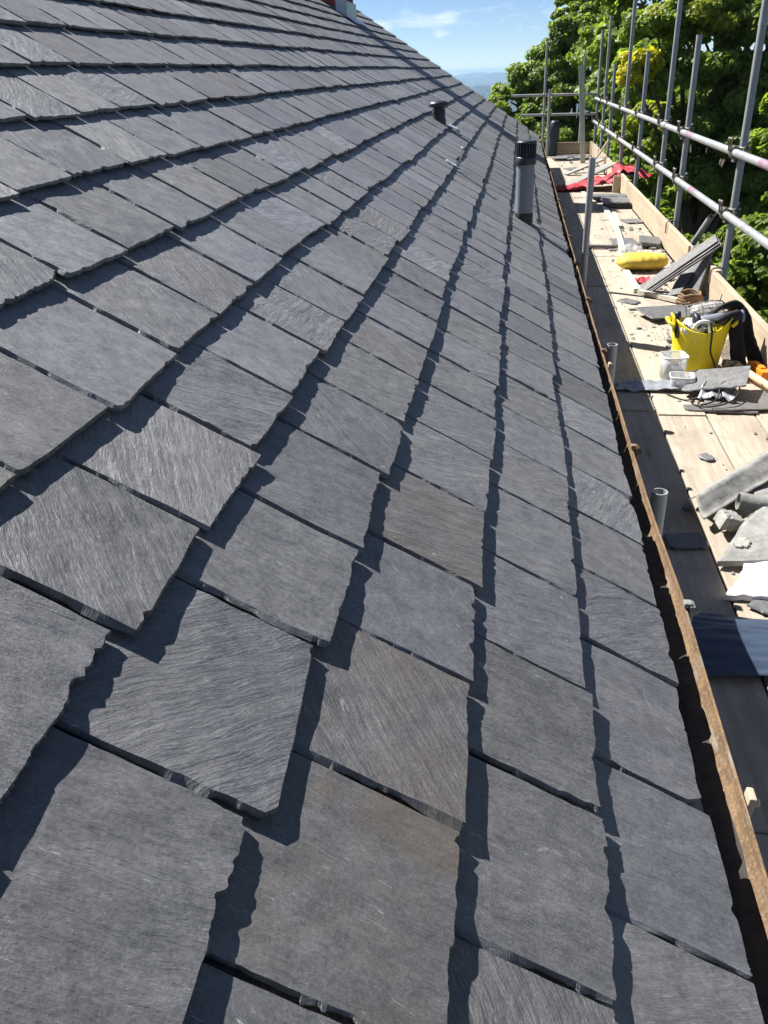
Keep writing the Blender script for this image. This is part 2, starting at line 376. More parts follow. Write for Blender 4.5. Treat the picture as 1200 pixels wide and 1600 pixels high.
def sheet(name, rng, corners, nu, nv, amp, knots=(7, 7), thick=0.003, fold=None):
    """crumpled sheet over a bilinear patch, with real thickness"""
    c = [np.array(q, float) for q in corners]
    u, v = np.meshgrid(np.linspace(0, 1, nu), np.linspace(0, 1, nv), indexing='ij')
    P = (c[0][None, None] * ((1 - u) * (1 - v))[..., None] + c[1] * (u * (1 - v))[..., None] + c[2] * (u * v)[..., None] + c[3] * ((1 - u) * v)[..., None])
    h = amp * np.abs(vnoise2(rng, knots, u, v)) + amp * .4 * vnoise2(rng, (knots[0] * 2, knots[1] * 2), u, v)
    P[..., 2] += h
    P[..., 0] += amp * .8 * vnoise2(rng, (5, 5), u, v); P[..., 1] += amp * .8 * vnoise2(rng, (5, 5), u, v)
    if fold is not None: P = fold(P, u, v)
    top = P.reshape(-1, 3); bot = top - np.array([0, 0, thick]); N = nu * nv
    f = []
    for i in range(nu - 1):
        for j in range(nv - 1):
            a, b, cc, d = i * nv + j, (i + 1) * nv + j, (i + 1) * nv + j + 1, i * nv + j + 1
            f.append((a, b, cc, d)); f.append((N + d, N + cc, N + b, N + a))
    ring = [i * nv for i in range(nu)] + [(nu - 1) * nv + j for j in range(1, nv)] + [i * nv + nv - 1 for i in range(nu - 2, -1, -1)] + [j for j in range(nv - 2, 0, -1)]
    for a, b in zip(ring, ring[1:] + ring[:1]): f.append((a, N + a, N + b, b))
    return pydata(name, np.vstack([top, bot]), f, True)

# ------------------------------------------------------------------ the slate
def slate_geo(rng, w, L, t, ncol, nrow, expose, amp=1.0, t0=0.0, t1=0.0, chip=0.05, tone=None):
    """one riven slate: local x = width, y = from tail to head, z up (top at 0). Returns verts, faces, smooth, sc, tone"""
    us_ = np.linspace(0, 1, ncol + 1)
    vs_ = np.concatenate([np.linspace(0, expose, nrow + 1), np.linspace(expose, L, 3)[1:]])
    U, B = np.meshgrid(us_, vs_, indexing='ij')
    nr = len(vs_)
    tail = jag(rng, us_ * w, w, 0.0034 * amp, 0.012) + t0 + (t1 - t0) * us_
    lef = .0045 * amp + jag(rng, vs_, L, 0.0017 * amp, 0.03) + rng.uniform(-.002, .002) * (vs_ / expose)
    rig = jag(rng, vs_, L, 0.0010 * amp, 0.034) + rng.uniform(-.002, .002) * (vs_ / expose)
    for side in (0, 1):
        if rng.uniform() < chip:
            q = rng.uniform(.008, .024); dd = (us_ if side == 0 else 1 - us_) * w
            tail += np.clip(q - dd, 0, None) * rng.uniform(.5, 1.3)
    for _ in range(rng.poisson(0.7)):
        c0 = rng.uniform(.1, .9); wd = rng.uniform(.01, .03) / w
        tail += np.clip(1 - np.abs(us_ - c0) / wd, 0, None) * rng.uniform(.003, .008) * amp
    fl = np.clip(1 - U * w / 0.02, 0, 1); fr = np.clip(1 - (1 - U) * w / 0.02, 0, 1); ft = np.clip(1 - B / 0.03, 0, 1)
    # keep skewed tails from folding: shift rows by the full tail line, fading out up the slate
    X = U * w + lef[None, :] * fl - rig[None, :] * fr
    Y = B + tail[:, None] * np.clip(1 - B / (expose * .8), 0, 1) * (1 - ft) + tail[:, None] * ft
    Z = 0.0011 * vnoise2(rng, (5, 6), U, B / L) + 0.0006 * vnoise2(rng, (13, 15), U, B / L)
    Z += rng.uniform(-.0012, .0012) * (2 * U - 1) ** 2
    # spalled rim: flakes broken from the top edge
    dl = U * w; dt = B
    top = np.stack([X, Y, Z], -1).reshape(-1, 3)
    idx = np.arange(top.shape[0]).reshape(ncol + 1, nr)
    faces = [(idx[i, j], idx[i + 1, j], idx[i + 1, j + 1], idx[i, j + 1]) for i in range(ncol) for j in range(nr - 1)]
    nsm = [1 < i < ncol - 1 and j > 1 for i in range(ncol) for j in range(nr - 1)]
    ring = list(idx[:, 0]) + list(idx[-1, 1:]) + list(idx[-2::-1, -1]) + list(idx[0, -2:0:-1])
    rp = top[ring]; n = len(ring)
    outn = np.zeros((n, 2))
    cx = np.array([w / 2, L / 2])
    k = 0
    for part, (ox, oy) in ((ncol + 1, (0, -1)), (nr - 1, (1, 0)), (ncol, (0, 1)), (nr - 2, (-1, 0))):
        outn[k:k + part] = (ox, oy); k += part
    o1 = np.minimum(rng.exponential(.0012, n) * amp + .0005, .0035)
    left_side = outn[:, 0] < 0; nl = int(left_side.sum()); o1[left_side] = .0008
    kn = max(4, int(L / .034)); o1[left_side] += np.interp(np.linspace(0, 1, nl), np.sort(rng.uniform(0, 1, kn)), np.minimum(rng.exponential(.0036, kn), .009)) * amp
    o1[outn[:, 0] > 0] = -.0004
    zz = np.interp(np.linspace(0, 1, n), np.linspace(0, 1, max(8, n // 7)), rng.uniform(.4, .9, max(8, n // 7)))
    m1 = rp.copy(); m1[:, :2] += outn * o1[:, None]; m1[:, 2] = -t * np.where(left_side, zz, rng.uniform(.3, .65, n))
    m2 = rp.copy(); m2[:, :2] += outn * (o1 * np.where(left_side, .6, rng.uniform(.2, 1.0, n)))[:, None]; m2[:, 2] = -t
    base = top.shape[0]
    V = np.vstack([top, rp, m1, m2])
    for a in range(n):
        b = (a + 1) % n
        faces.append((base + a, base + n + a, base + n + b, base + b))
        faces.append((base + n + a, base + 2 * n + a, base + 2 * n + b, base + n + b))
    faces.append(tuple(base + 2 * n + a for a in range(n))[::-1])
    nsm = nsm + [False] * (len(faces) - len(nsm))
    ang = math.pi / 2 + rng.normal(0.0, 0.35) + (math.pi / 2 if rng.uniform() < .12 else 0) + rng.choice([0.0, 0.25, -0.3])
    ca, sa = math.cos(ang), math.sin(ang)
    off = rng.uniform(-40, 40, 3)
    sc = rng.uniform(.65, 1.5) * np.stack([V[:, 0] * ca - V[:, 1] * sa, V[:, 0] * sa + V[:, 1] * ca, V[:, 2]], -1) + off
    if tone is None:
        tone = (float(np.clip(rng.normal(.48, .16), .05, 1)), float(max(0, rng.uniform(-2.2, .6))), float(rng.uniform(0, .9)))
    tn = np.tile(np.array([tone[0], tone[1], tone[2], rng.uniform(0, 1) ** 1.5 * .8]), (len(V), 1))
    return V, faces, nsm, sc, tn
def slate_mesh(name, geo):
    V, F, nsm, sc, tn = geo
    me = pydata(name, V, F)
    sm = nsm; me.polygons.foreach_set('use_smooth', sm)
    a = me.attributes.new('sc', 'FLOAT_VECTOR', 'POINT'); a.data.foreach_set('vector', sc.astype(np.float32).ravel())
    a = me.attributes.new('tone', 'FLOAT_COLOR', 'POINT'); a.data.foreach_set('color', tn.astype(np.float32).ravel())
    return me

# ------------------------------------------------------------------ house
TH = R(33.072)
US = Vector((-math.cos(TH), 0, math.sin(TH))); NN = Vector((math.sin(TH), 0, math.cos(TH)))
GAUGE, WID, LEN, STEP = 0.22, 0.261, 0.46, 0.0165
RIDGE_S, Y0, Y1 = 4.62, -1.3, 15.42
ALPHA = math.atan(STEP / GAUGE)
GZ = -6.2
def roofpt(s, y, n=0.0): return US * s + NN * n + Vector((0, y, 0))
house = empty('house', (-3.9, 7, GZ), 'old house with grey slate roof running away beside the scaffold', 'house')
rx = -2 * RIDGE_S * math.cos(TH); rz = RIDGE_S * math.sin(TH)
bm = bmesh.new()
# roof deck (battens and underlay below the slates), both slopes
prof = [(US * -0.0 + NN * -.055), (US * RIDGE_S + NN * -.055)]
xe, ze = prof[0].x, prof[0].z; xr, zr = prof[1].x, prof[1].z
def gable_prism(bm, pts, ya, yb):
    A = [bm.verts.new((x, ya, z)) for x, z in pts]; B = [bm.verts.new((x, yb, z)) for x, z in pts]; n = len(pts)
    bm.faces.new(A); bm.faces.new(B[::-1])
    for k in range(n): bm.faces.new((A[k], B[k], B[(k + 1) % n], A[(k + 1) % n]))
gable_prism(bm, [(xe - .02, ze - .0), (xr, zr), (2 * xr - xe + .02, ze), (2 * xr - xe + .02, ze - .03), (xr, zr - .05), (xe - .02, ze - .03)], Y0, Y1 - .05)
roof = link('roof', frombm('roof', bm), 'fascia_paint', house)
roof['label'] = 'slate roof with overlapping grey riven slates'
# walls
bm = bmesh.new()
gable_prism(bm, [(-.16, GZ), (-.16, -.14), (xr, zr - .07), (2 * xr + .16, -.14), (2 * xr + .16, GZ)], Y0 + .1, Y1 - .12)
link('wall', frombm('wall', bm), 'render_wall', house)
# fascia board behind the gutter
bm = bmesh.new(); add_box(bm, (.022, Y1 - Y0 - .02, .17), Matrix.Translation((-.085, (Y0 + Y1) / 2, -.155)), .002)
link('fascia_board', frombm('fascia_board', bm), 'fascia_paint', house)
# far slope covering and ridge, seen only from elsewhere
bm = bmesh.new()
q = [Vector((2 * xr, 0, 0)) - Vector((-math.cos(TH), 0, -math.sin(TH))) * -.02]
ro = [bm.verts.new(v) for v in ((2 * xr, Y0, .0), (2 * xr, Y1, .0), (xr, Y1, rz), (xr, Y0, rz))]
bm.faces.new(ro)
bmesh.ops.solidify(bm, geom=bm.faces[:], thickness=.02)
o = link('back_slope', frombm('back_slope', bm), 'lead_sheet', house)
bm = bmesh.new()
for k in range(37):
    ya = Y0 + k * .45
    mt = Matrix.Translation((xr + .02, ya + .224, rz - .01))
    add_box(bm, (.2, .445, .014), mt @ Matrix.Rotation(TH, 4, 'Y') @ Matrix.Translation((.09, 0, .03)), .003)
    add_box(bm, (.2, .445, .014), mt @ Matrix.Rotation(-TH, 4, 'Y') @ Matrix.Translation((-.09, 0, .03)), .003)
o = link('ridge_tiles', frombm('ridge_tiles', bm), 'plastic_grey', house)

# --- slates
def proj(P):
    d = P - CAMP; z = d.dot(FW)
    if z < 0.03: return None
    return (384 + FPX * .64 * d.dot(RT) / z, 512 - FPX * .64 * d.dot(UP) / z)
# measured dressing of the nearest tails: (course, joint index) -> offsets of near and far corner
SKEW = {(3, .54): (-.006, .016), (3, .28): (.012, .017), (3, .82): (-.004, .001), (4, .40): (.008, .014), (4, .675): (-.008, .001),
        (5, .82): (.0, -.007), (5, 1.06): (-.022, -.01), (5, 1.33): (-.006, -.004), (2, .655): (-.005, .0), (2, .40): (-.004, -.004)}
TONES = {(2, .40): (.16, .95, .8), (3, .28): (.2, .1, .35), (0, .41): (.34, .3, .75), (1, .54): (.3, .05, .6), (2, .655): (.16, .75, .6),
         (5, 1.06): (.72, .0, .3), (6, 1.36): (.85, .0, .1), (4, .915): (.62, .2, .8), (3, .54): (.22, .0, .1), (4, .40): (.2, 0, .1)}
FIXED = {0: [.41, .67, .93, 1.22, 1.47, 1.73, 1.98, 2.25, 2.52], 1: [.29, .54, .80, 1.05, 1.32, 1.60, 1.85, 2.10, 2.36],
         2: [.40, .655, .91, 1.16, 1.43, 1.68, 1.93], 3: [.28, .54, .82, 1.07, 1.34, 1.60], 4: [.40, .675, .915, 1.17, 1.42],
         5: [.56, .82, 1.06, 1.33, 1.57], 6: [.86, 1.12, 1.36, 1.61, 1.88, 2.14]}
rng = np.random.default_rng(11)
recs = []
ncourse = int(RIDGE_S / GAUGE)
for k in range(-1, ncourse):
    kk = max(k, 0)
    js = list(FIXED.get(kk, [.54 + .261 * 2 if kk % 2 else .665 + .261 * 2]))
    if k == -1: js = [j + .12 for j in FIXED[0]]
    while js[0] > Y0 + .3: js.insert(0, js[0] - WID - rng.normal(0, .006))
    while js[-1] < Y1 - .30: js.append(js[-1] + WID + rng.normal(0, .012))
    js[0] = Y0; js.append(Y1) if Y1 - js[-1] > .08 else js.__setitem__(-1, Y1)
    wav = 0.006 * math.sin(k * 1.7)
    for a, b in zip(js, js[1:]):
        s = max(k, 0) * GAUGE + float(rng.normal(0, .0035)) + .004 * math.sin(a * 1.3 + k)
        P = roofpt(s + GAUGE / 2, (a + b) / 2)
        cs = [proj(roofpt(s + ds, yy)) for ds, yy in ((0, a), (0, b), (GAUGE, b), (GAUGE, a))]
        area = 0; px = 6
        if all(c is not None for c in cs) and k >= 0:
            xs = [c[0] for c in cs]; ys = [c[1] for c in cs]
            if max(xs) > 0 and min(xs) < 768 and max(ys) > 0 and min(ys) < 1024:
                cx = [min(max(x, 0), 768) for x in xs]; cy = [min(max(y, 0), 1024) for y in ys]
                area = .5 * abs(sum(cx[i] * cy[(i + 1) % 4] - cx[(i + 1) % 4] * cy[i] for i in range(4)))
                px = max(math.hypot(xs[i] - xs[(i + 1) % 4], ys[i] - ys[(i + 1) % 4]) for i in range(4))
        recs.append((area, px, k, a, b, s))
order = sorted(range(len(recs)), key=lambda i: -recs[i][0])
single = set(order[:300])
fieldV, fieldF, fieldS, fieldC, fieldT, nv = [], [], [], [], [], 0
for i, (area, px, k, a, b, s) in enumerate(recs):
    r = np.random.default_rng(1000 + i)
    t = float(np.clip(r.normal(.0095, .0015), .006, .0125))
    nc = int(np.clip(px / 2.3, 6, 96)); nr = int(np.clip(px / 2.8, 4, 72))
    key = next((q for q in SKEW if q[0] == k and abs(q[1] - a) < .012), None)
    if key: t0, t1 = SKEW[key]; s = k * GAUGE
    else:
        t0, t1 = (float(r.normal(0, .0035)), float(r.normal(0, .0035)))
    tk = next((q for q in TONES if q[0] == k and abs(q[1] - a) < .012), None)
    gap = float(r.uniform(.004, .008)); w = (b - a) - gap
    amp = 1.0 if px > 25 else 1.25
    Lk = LEN if k >= 0 else .25
    if s + Lk > RIDGE_S: Lk = RIDGE_S - s
    if tk is None: TN_ = (float(np.clip(r.normal(.14 if a < .9 else .36 if a < 1.4 else .64, .15), .05, 1)), float(max(0, r.uniform(-2.2, .6))), float(r.uniform(0, .9)))  # mean tone steps lighter away from the camera, painting in the grazing sheen
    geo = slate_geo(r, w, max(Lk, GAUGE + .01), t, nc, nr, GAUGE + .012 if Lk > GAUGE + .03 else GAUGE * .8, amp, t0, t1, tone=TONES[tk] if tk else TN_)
    if k == 2 and abs(a - .40) < .012: geo[4][:, 1] = np.interp(geo[0][:, 0], [w - .075, w - .035], [.35, 2.0])
    al = ALPHA + float(r.normal(0, .0022)); yaw = float(r.normal(0, .004)); roll = float(np.clip(r.normal(.003, .006), -.009, .013))
    A = Vector((0, 1, 0)); Bv = (US * math.cos(al) - NN * math.sin(al)); Cv = A.cross(Bv)
    mt = Matrix.Identity(4); org = roofpt(s, a + gap / 2, (0 if k >= 0 else -.0175) + float(r.uniform(-.001, .0012)))
    for q in range(3): mt[q][0], mt[q][1], mt[q][2], mt[q][3] = A[q], Bv[q], Cv[q], org[q]
    mt = mt @ Matrix.Translation((w / 2, 0, 0)) @ Matrix.Rotation(yaw, 4, 'Z') @ Matrix.Rotation(roll, 4, 'Y') @ Matrix.Translation((-w / 2, 0, 0))
    if i in single:
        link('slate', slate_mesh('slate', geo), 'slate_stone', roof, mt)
    else:
        V, F, nsm, sc, tn = geo
        M = np.array(mt); Vw = V @ M[:3, :3].T + M[:3, 3]
        fieldV.append(Vw); fieldC.append(sc); fieldT.append(tn)
        fieldF += [tuple(int(x) + nv for x in f) for f in F]; fieldS += nsm; nv += len(V)
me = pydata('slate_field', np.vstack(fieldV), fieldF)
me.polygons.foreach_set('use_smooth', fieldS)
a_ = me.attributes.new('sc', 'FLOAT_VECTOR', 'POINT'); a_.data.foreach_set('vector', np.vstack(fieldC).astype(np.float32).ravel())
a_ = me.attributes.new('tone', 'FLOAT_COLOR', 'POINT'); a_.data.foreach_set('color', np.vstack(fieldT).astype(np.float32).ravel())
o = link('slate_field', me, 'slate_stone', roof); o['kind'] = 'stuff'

# --- lead clips (tingles) hooked over slate tails
def roofmat(s, y, n=0.0):
    mt = Matrix.Identity(4); org = roofpt(s, y, n); A = Vector((0, 1, 0))
    for q in range(3): mt[q][0], mt[q][1], mt[q][2], mt[q][3] = A[q], US[q], NN[q], org[q]
    return mt
def clip(s, y, pts, w, mat, seed):
    """bent strip in roof coordinates: points (dy, ds, n)"""
    me = ribbon('lead_clip', [roofpt(s + ds, y + dy, n) for dy, ds, n in pts], (0.1, 1, 0), w, .003, 6, seed)
    return link('lead_clip', me, mat, roof)
clip(.88, 5.63, [(0, .06, .006), (0, .0, .008), (.0, -.015, .03), (-.01, -.01, .075), (-.02, .012, .125)], .05, 'lead_new', 1)
clip(.85, 5.66, [(0, .02, .004), (.06, -.03, .004), (.10, -.09, .003)], .012, 'lead_new', 5)
clip(1.06, 7.68, [(0, .05, .006), (0, .0, .012), (.0, -.03, .014), (.0, -.06, -.006)], .15, 'lead_new', 2)
clip(.235, 5.44, [(0, .08, .004), (0, .0, .008), (.0, -.02, .006), (.01, -.05, -.004)], .05, 'lead_new', 3)
clip(.26, 5.53, [(0, .06, .004), (.02, .0, .006), (.03, -.05, .004)], .014, 'lead_new', 4)

# --- soil vent pipe through the slates
def zpos(s, y): return roofpt(s, y)
b0 = zpos(.338, 5.40)
bm = bmesh.new(); add_tube(bm, (b0.x, b0.y, b0.z - .12), (b0.x, b0.y, b0.z + .34), .054, .004, 32)
vp = link('vent_pipe', frombm('vent_pipe', bm), 'plastic_grey', house); vp['label'] = 'tall grey plastic vent pipe rising through the slates'
bm = bmesh.new(); lathe(bm, [(.060, .315), (.063, .32), (.063, .355), (.058, .36), (.050, .362)], 32, Matrix.Translation(b0))
lathe(bm, [(.050, .355), (.050, .435), (.02, .437), (.0005, .438)], 32, Matrix.Translation(b0))
for k in range(20):
    a = 2 * math.pi * k / 20
    add_box(bm, (.012, .007, .075), Matrix.Translation(b0) @ Matrix.Rotation(a, 4, 'Z') @ Matrix.Translation((.054, 0, .398)), .0015)
lathe(bm, [(.060, .432), (.062, .436), (.060, .444), (.05, .448), (.0005, .449)], 32, Matrix.Translation(b0))
link('vent_cage', frombm('vent_cage', bm), 'plastic_black', vp)
bm = bmesh.new(); lathe(bm, [(.0545, -.07), (.057, -.02), (.057, .03), (.0545, .04)], 32, Matrix.Translation(b0))
link('rubber_collar', frombm('rubber_collar', bm), 'rubber_black', vp)
# --- small mushroom vent
b1 = zpos(1.205, 7.64)
bm = bmesh.new(); lathe(bm, [(.062, -.08), (.062, .0), (.056, .015), (.056, .075), (.050, .085), (.050, .10)], 28, Matrix.Translation(b1))
v2 = link('vent_outlet', frombm('vent_outlet', bm), 'plastic_black', house); v2['label'] = 'short black roof vent with mushroom cowl'
bm = bmesh.new(); lathe(bm, [(.045, .095), (.080, .098), (.086, .106), (.086, .118), (.078, .132), (.05, .143), (.0005, .147)], 28, Matrix.Translation(b1))
link('cowl', frombm('cowl', bm), 'plastic_black', v2)

# --- chimney stack with lead apron, brick built in courses
cy0, cy1, cs0 = 12.16, 12.80, 3.115
cb = roofpt(cs0, cy0); cx1 = cb.x; cx0 = cb.x - .62
ch = link('chimney', (lambda b: (add_box(b, (cx1 - cx0 - .03, cy1 - cy0 - .03, 3.0), Matrix.Translation(((cx0 + cx1) / 2, (cy0 + cy1) / 2, cb.z + 1.0))), frombm('chimney', b))[1])(bmesh.new()), 'mortar', house)
ch['label'] = 'red brick chimney stack with lead flashing at its foot'
rb = random.Random(5)
bme = bmesh.new(); add_box(bme, (.1, .215, .065), Matrix.Identity(4), .003); brick_y = frombm('brick', bme)
bme = bmesh.new(); add_box(bme, (.215, .1, .065), Matrix.Identity(4), .003); brick_x = frombm('brick', bme)
for lvl in range(8):
    z = cb.z + .08 + lvl * .075
    ny, nx = 2, 2
    for q in range(ny):
        yy = cy0 + .2125 + q * .225 + (0 if lvl % 2 else 0)
        link('brick', brick_y, 'brick_red', ch, Matrix.Translation((cx1 - .045 + rb.uniform(-.002, .002), yy, z)))
    for q in range(nx):
        xx = cx0 + .12 + q * .225 + (.06 if lvl % 2 else 0)
        link('brick', brick_x, 'brick_red', ch, Matrix.Translation((xx, cy0 + .045 + rb.uniform(-.002, .002), z)))
bm = bmesh.new()
add_box(bm, (.012, cy1 - cy0 + .06, .19), Matrix.Translation((cx1 + .012, (cy0 + cy1) / 2, cb.z + .07)), .002)
add_box(bm, (.15, .012, .26), Matrix.Translation((cx1 - .055, cy0 - .012, cb.z + .14)), .002)
add_box(bm, (cy1 - cy0 + .2, .2, .006), roofmat(cs0 - .08, (cy0 + cy1) / 2, .006), .002)
link('lead_flashing', frombm('lead_flashing', bm), 'lead_new', ch)

# --- cast-iron gutter, half round, slightly wandering
rg = np.random.default_rng(3)
ny = 150; ys = np.linspace(Y0, Y1, ny)
lipx = np.interp(ys, [-2, 0.8, 1.6, 2.0, 3.8, 6, 16], [.072, .073, .075, .062, .050, .046, .046])
segs = 14; Vv = []; Ff = []
prof = []
for k in range(segs + 1):
    a = math.pi + math.pi * k / segs; prof.append((math.cos(a), math.sin(a)))
def gut(rad, dz, order):
    out = []
    for i, y in enumerate(ys):
        for (cx_, sz) in prof:
            x = lipx[i] - .058 + cx_ * rad; z = -.052 + sz * rad * 1.05 + dz
            if cx_ > .98 or cx_ < -.98: z += rg.normal(0, .0007)
            out.append((x, y, z))
    return out
inner = gut(.054, 0.0, 1); outer = gut(.0585, .0, -1); n1 = segs + 1; N = len(inner)
for i in range(ny - 1):
    for k in range(segs):
        a = i * n1 + k; Ff.append((a, a + 1, a + n1 + 1, a + n1)); Ff.append((N + a + n1, N + a + n1 + 1, N + a + 1, N + a))
    for k in (0, segs):
        a = i * n1 + k; Ff.append((a, a + n1, N + a + n1, N + a) if k == 0 else (a + n1, a, N + a, N + a + n1))
gu = link('gutter', pydata('gutter', inner + outer, Ff, False), 'rusty_iron', house)
gu['label'] = 'rusty cast-iron gutter along the eaves'
v = []; f = []
for i, y in enumerate(ys):
    for k, u in enumerate((-.046, -.02, .0, .02, .046)):
        v.append((lipx[i] - .058 + u, y, -.092 + abs(u) * .15 + rg.normal(0, .0025)))
for i in range(ny - 1):
    for k in range(4): a = i * 5 + k; f.append((a, a + 1, a + 6, a + 5))
link('silt', pydata('silt', v, f, True), 'gutter_silt', gu)
for y, big in ((.60, 1), (1.02, 0), (1.56, 1), (2.42, 1), (3.25, 0), (3.42, 1), (4.3, 1), (5.2, 1), (6.1, 1), (7.0, 1), (7.9, 1), (9, 1), (10.2, 1)):
    lx = float(np.interp(y, ys, lipx)); bm = bmesh.new()
    add_box(bm, (.012, .028, .05), Matrix.Translation((lx + .009, y, -.066)) @ Matrix.Rotation(.1, 4, 'Y'), .003)
    lathe(bm, [(.0005, .0), (.008, 0), (.008, .008), (.005, .011), (.0005, .011)], 8, Matrix.Translation((lx + .015, y, -.06)) @ Matrix.Rotation(R(90), 4, 'Y'))
    if big: add_box(bm, (.018, .02, .012), Matrix.Translation((lx + .002, y, -.042)), .003)
    link('gutter_bracket', frombm('gutter_bracket', bm), 'mortar_dirty' if y == 1.56 else 'toe_wood' if not big else 'rusty_iron', gu)

# ------------------------------------------------------------------ scaffold
PZ = -.5
sc_root = empty('scaffold', (.6, 8, GZ), 'tube-and-board scaffold platform with guard rails along the eaves', 'scaffold')
TR = .02415
rs = random.Random(8)
def tube(name, p0, p1, mat='galvanised_steel', parent=sc_root, r=TR, label=None):
    bm = bmesh.new(); L = (Vector(p1) - Vector(p0)).length; add_tube(bm, (0, 0, 0), (0, 0, L), r, .004, 20)
    o = link(name, frombm(name, bm), mat, parent, frame_from(p0, p1))
    if label: o['label'] = label
    return o
XO = 1.115      # outer standards
outer_std = [(3.4, 3.4), (6.06, 3.6), (8.05, 1.2), (9.23, 3.7), (11.1, 1.13), (12.92, 3.4), (14.9, 1.02), (16.1, 1.72), (17.55, 1.57)]
for y, top in outer_std:
    tube('standard', (XO + rs.uniform(-.006, .006), y, GZ), (XO + rs.uniform(-.01, .01), y, top))
inner_std = [(.131, 2.287, -.13), (.134, 3.797, -.13), (.195, 6.46, .43), (.17, 9.4, -.44), (.16, 12.9, -.44)]
for x, y, top in inner_std: tube('standard', (x, y, GZ), (x, y, top))
for x, y, top in ((.125, 17.6, 1.43), (.20, 17.05, .66), (.83, 17.62, 1.16)): tube('standard', (x, y, GZ), (x, y, top))
XL = 1.065
tube('guard_rail', (XL, 5.02, .478), (XL, 17.75, .463)); tube('guard_rail', (XL, .9, .480), (XL, 5.0, .478))
tube('guard_rail', (XL, 4.6, .098), (XL, 17.8, .075)); tube('guard_rail', (XL, .9, .10), (XL, 4.58, .098))
tube('guard_rail', (-.50, 17.56, .555), (1.10, 17.56, .535)); tube('guard_rail', (-.31, 17.56, .215), (1.10, 17.56, .2))
tube('ledger', (XL, .9, PZ - .10), (XL, 17.8, PZ - .10)); tube('ledger', (.15, .9, PZ - .12), (.15, 17.8, PZ - .12))
for y in (1.2, 2.6, 4.2, 6.4, 8.1, 9.3, 11.0, 12.8, 14.8, 16.2, 17.5):
    tube('transom', (-.02, y, PZ - .0662), (1.25, y, PZ - .0662))
# couplers: two clasped bands at right angles with their bolts
def coupler_mesh():
    bm = bmesh.new()
    for mt in (Matrix.Rotation(R(90), 4, 'X'), Matrix.Translation((.05, 0, 0))):
        for zz in (-.017, .017):
            lathe(bm, [(.0248, zz - .007), (.0305, zz - .007), (.0305, zz + .007), (.0248, zz + .007)], 16, mt)
        add_box(bm, (.012, .016, .05), mt @ Matrix.Translation((0, -.035, 0)), .003)
    add_box(bm, (.018, .045, .045), Matrix.Translation((.025, 0, 0)), .004)
    for q in ((-.034, .012, .036), (-.03, -.02, .036), (.085, .02, .01), (.085, -.022, -.008)):
        mt = Matrix.Translation(q)
        lathe(bm, [(.0005, -.03), (.006, -.03), (.006, .02), (.010, .02), (.010, .032), (.0005, .032)], 6, mt)
    return frombm('coupler', bm)
cm = coupler_mesh()
for y, top in outer_std:
    for zb, sl in ((.478, -.0012), (.098, -.0018)):
        link('coupler', cm, 'coupler_steel', sc_root, Matrix.Translation((XL, y, zb + sl * (y - 5))) @ Matrix.Rotation(rs.uniform(-.1, .1), 4, 'Y') @ Matrix.Diagonal((1.0, 1.35, 1.35, 1)))
for x, y, z in ((.125, 17.58, .55), (.125, 17.58, .21), (.83, 17.6, .54), (.83, 17.6, .205)):
    link('coupler', cm, 'coupler_steel', sc_root, Matrix.Translation((x, y - .02, z)) @ Matrix.Rotation(R(90), 4, 'Z'))
# sleeve couplers and paint bands on the rails
def band(y0, y1, z, mat, r=.0247):
    bm = bmesh.new(); add_tube(bm, (0, 0, 0), (0, 0, y1 - y0), r, .0004, 24)
    link('paint_band' if 'paint' in mat else 'sleeve_coupler', frombm('band', bm), mat, sc_root, frame_from((XL, y0, z), (XL, y1, z - .0012 * (y1 - y0))))
band(7.5, 7.8, .475, 'paint_magenta'); band(5.14, 5.36, .4778, 'paint_magenta'); band(7.1, 7.35, .0938, 'paint_magenta')
band(4.9, 5.13, .4780, 'coupler_steel', .030); band(8.9, 9.1, .4734, 'galvanised_steel', .0285)
# boards, each its own plank with hooped ends
def board(name, x0, x1, y0, y1, z, th, mat, tilt=0.0, seed=0, hoop=True):
    r = random.Random(seed); bm = bmesh.new(); L = y1 - y0; w = x1 - x0
    add_box(bm, (w, L, th), Matrix.Identity(4), .004)
    for vtx in bm.verts:
        u = vtx.co.y / L
        vtx.co.z += .003 * math.sin(u * 5 + seed); vtx.co.x += .0025 * math.sin(u * 3 + seed * 2)
    o = link(name, frombm(name, bm), mat, sc_root, Matrix.Translation(((x0 + x1) / 2, (y0 + y1) / 2, z - th / 2)) @ Matrix.Rotation(tilt, 4, 'Z'))
    return o
xs = [.165, .395, .622, .848]
cuts = [[-.6, 1.35, 3.92, 6.55, 10.4, 14.05, 17.7], [-.6, .9, 3.86, 7.7, 11.5, 14.2, 17.7], [-.6, 2.3, 6.2, 9.7, 13.4, 17.7], [-.6, 1.8, 5.6, 9.0, 12.6, 15.8, 17.7]]
sd = 0
for x, cu in zip(xs, cuts):
    for a, b in zip(cu, cu[1:]):
        sd += 1
        w = .222 if x < .8 else .17
        board('scaffold_board', x + .001, x + w, a + .004, b - .004, PZ + rs.uniform(-.003, .003), .038, 'board_wood', rs.uniform(-.0007, .0007), sd)
for a, b, dx, tl in ((-.6, 2.9, 0, 0), (2.92, 5.98, .0, .002), (6.05, 6.95, .03, .01), (6.96, 11.2, .004, .001), (11.25, 14.3, .012, -.004), (14.35, 17.6, .01, .001)):
    sd += 1
    board('toe_board', 1.026 + dx, 1.062 + dx, a, b, PZ + .225 - .002, .222, 'toe_wood', tl, sd, hoop=False)
board('toe_board', .33, 1.02, 17.52, 17.556, PZ + .222, .22, 'toe_wood', 0, 77, hoop=False)
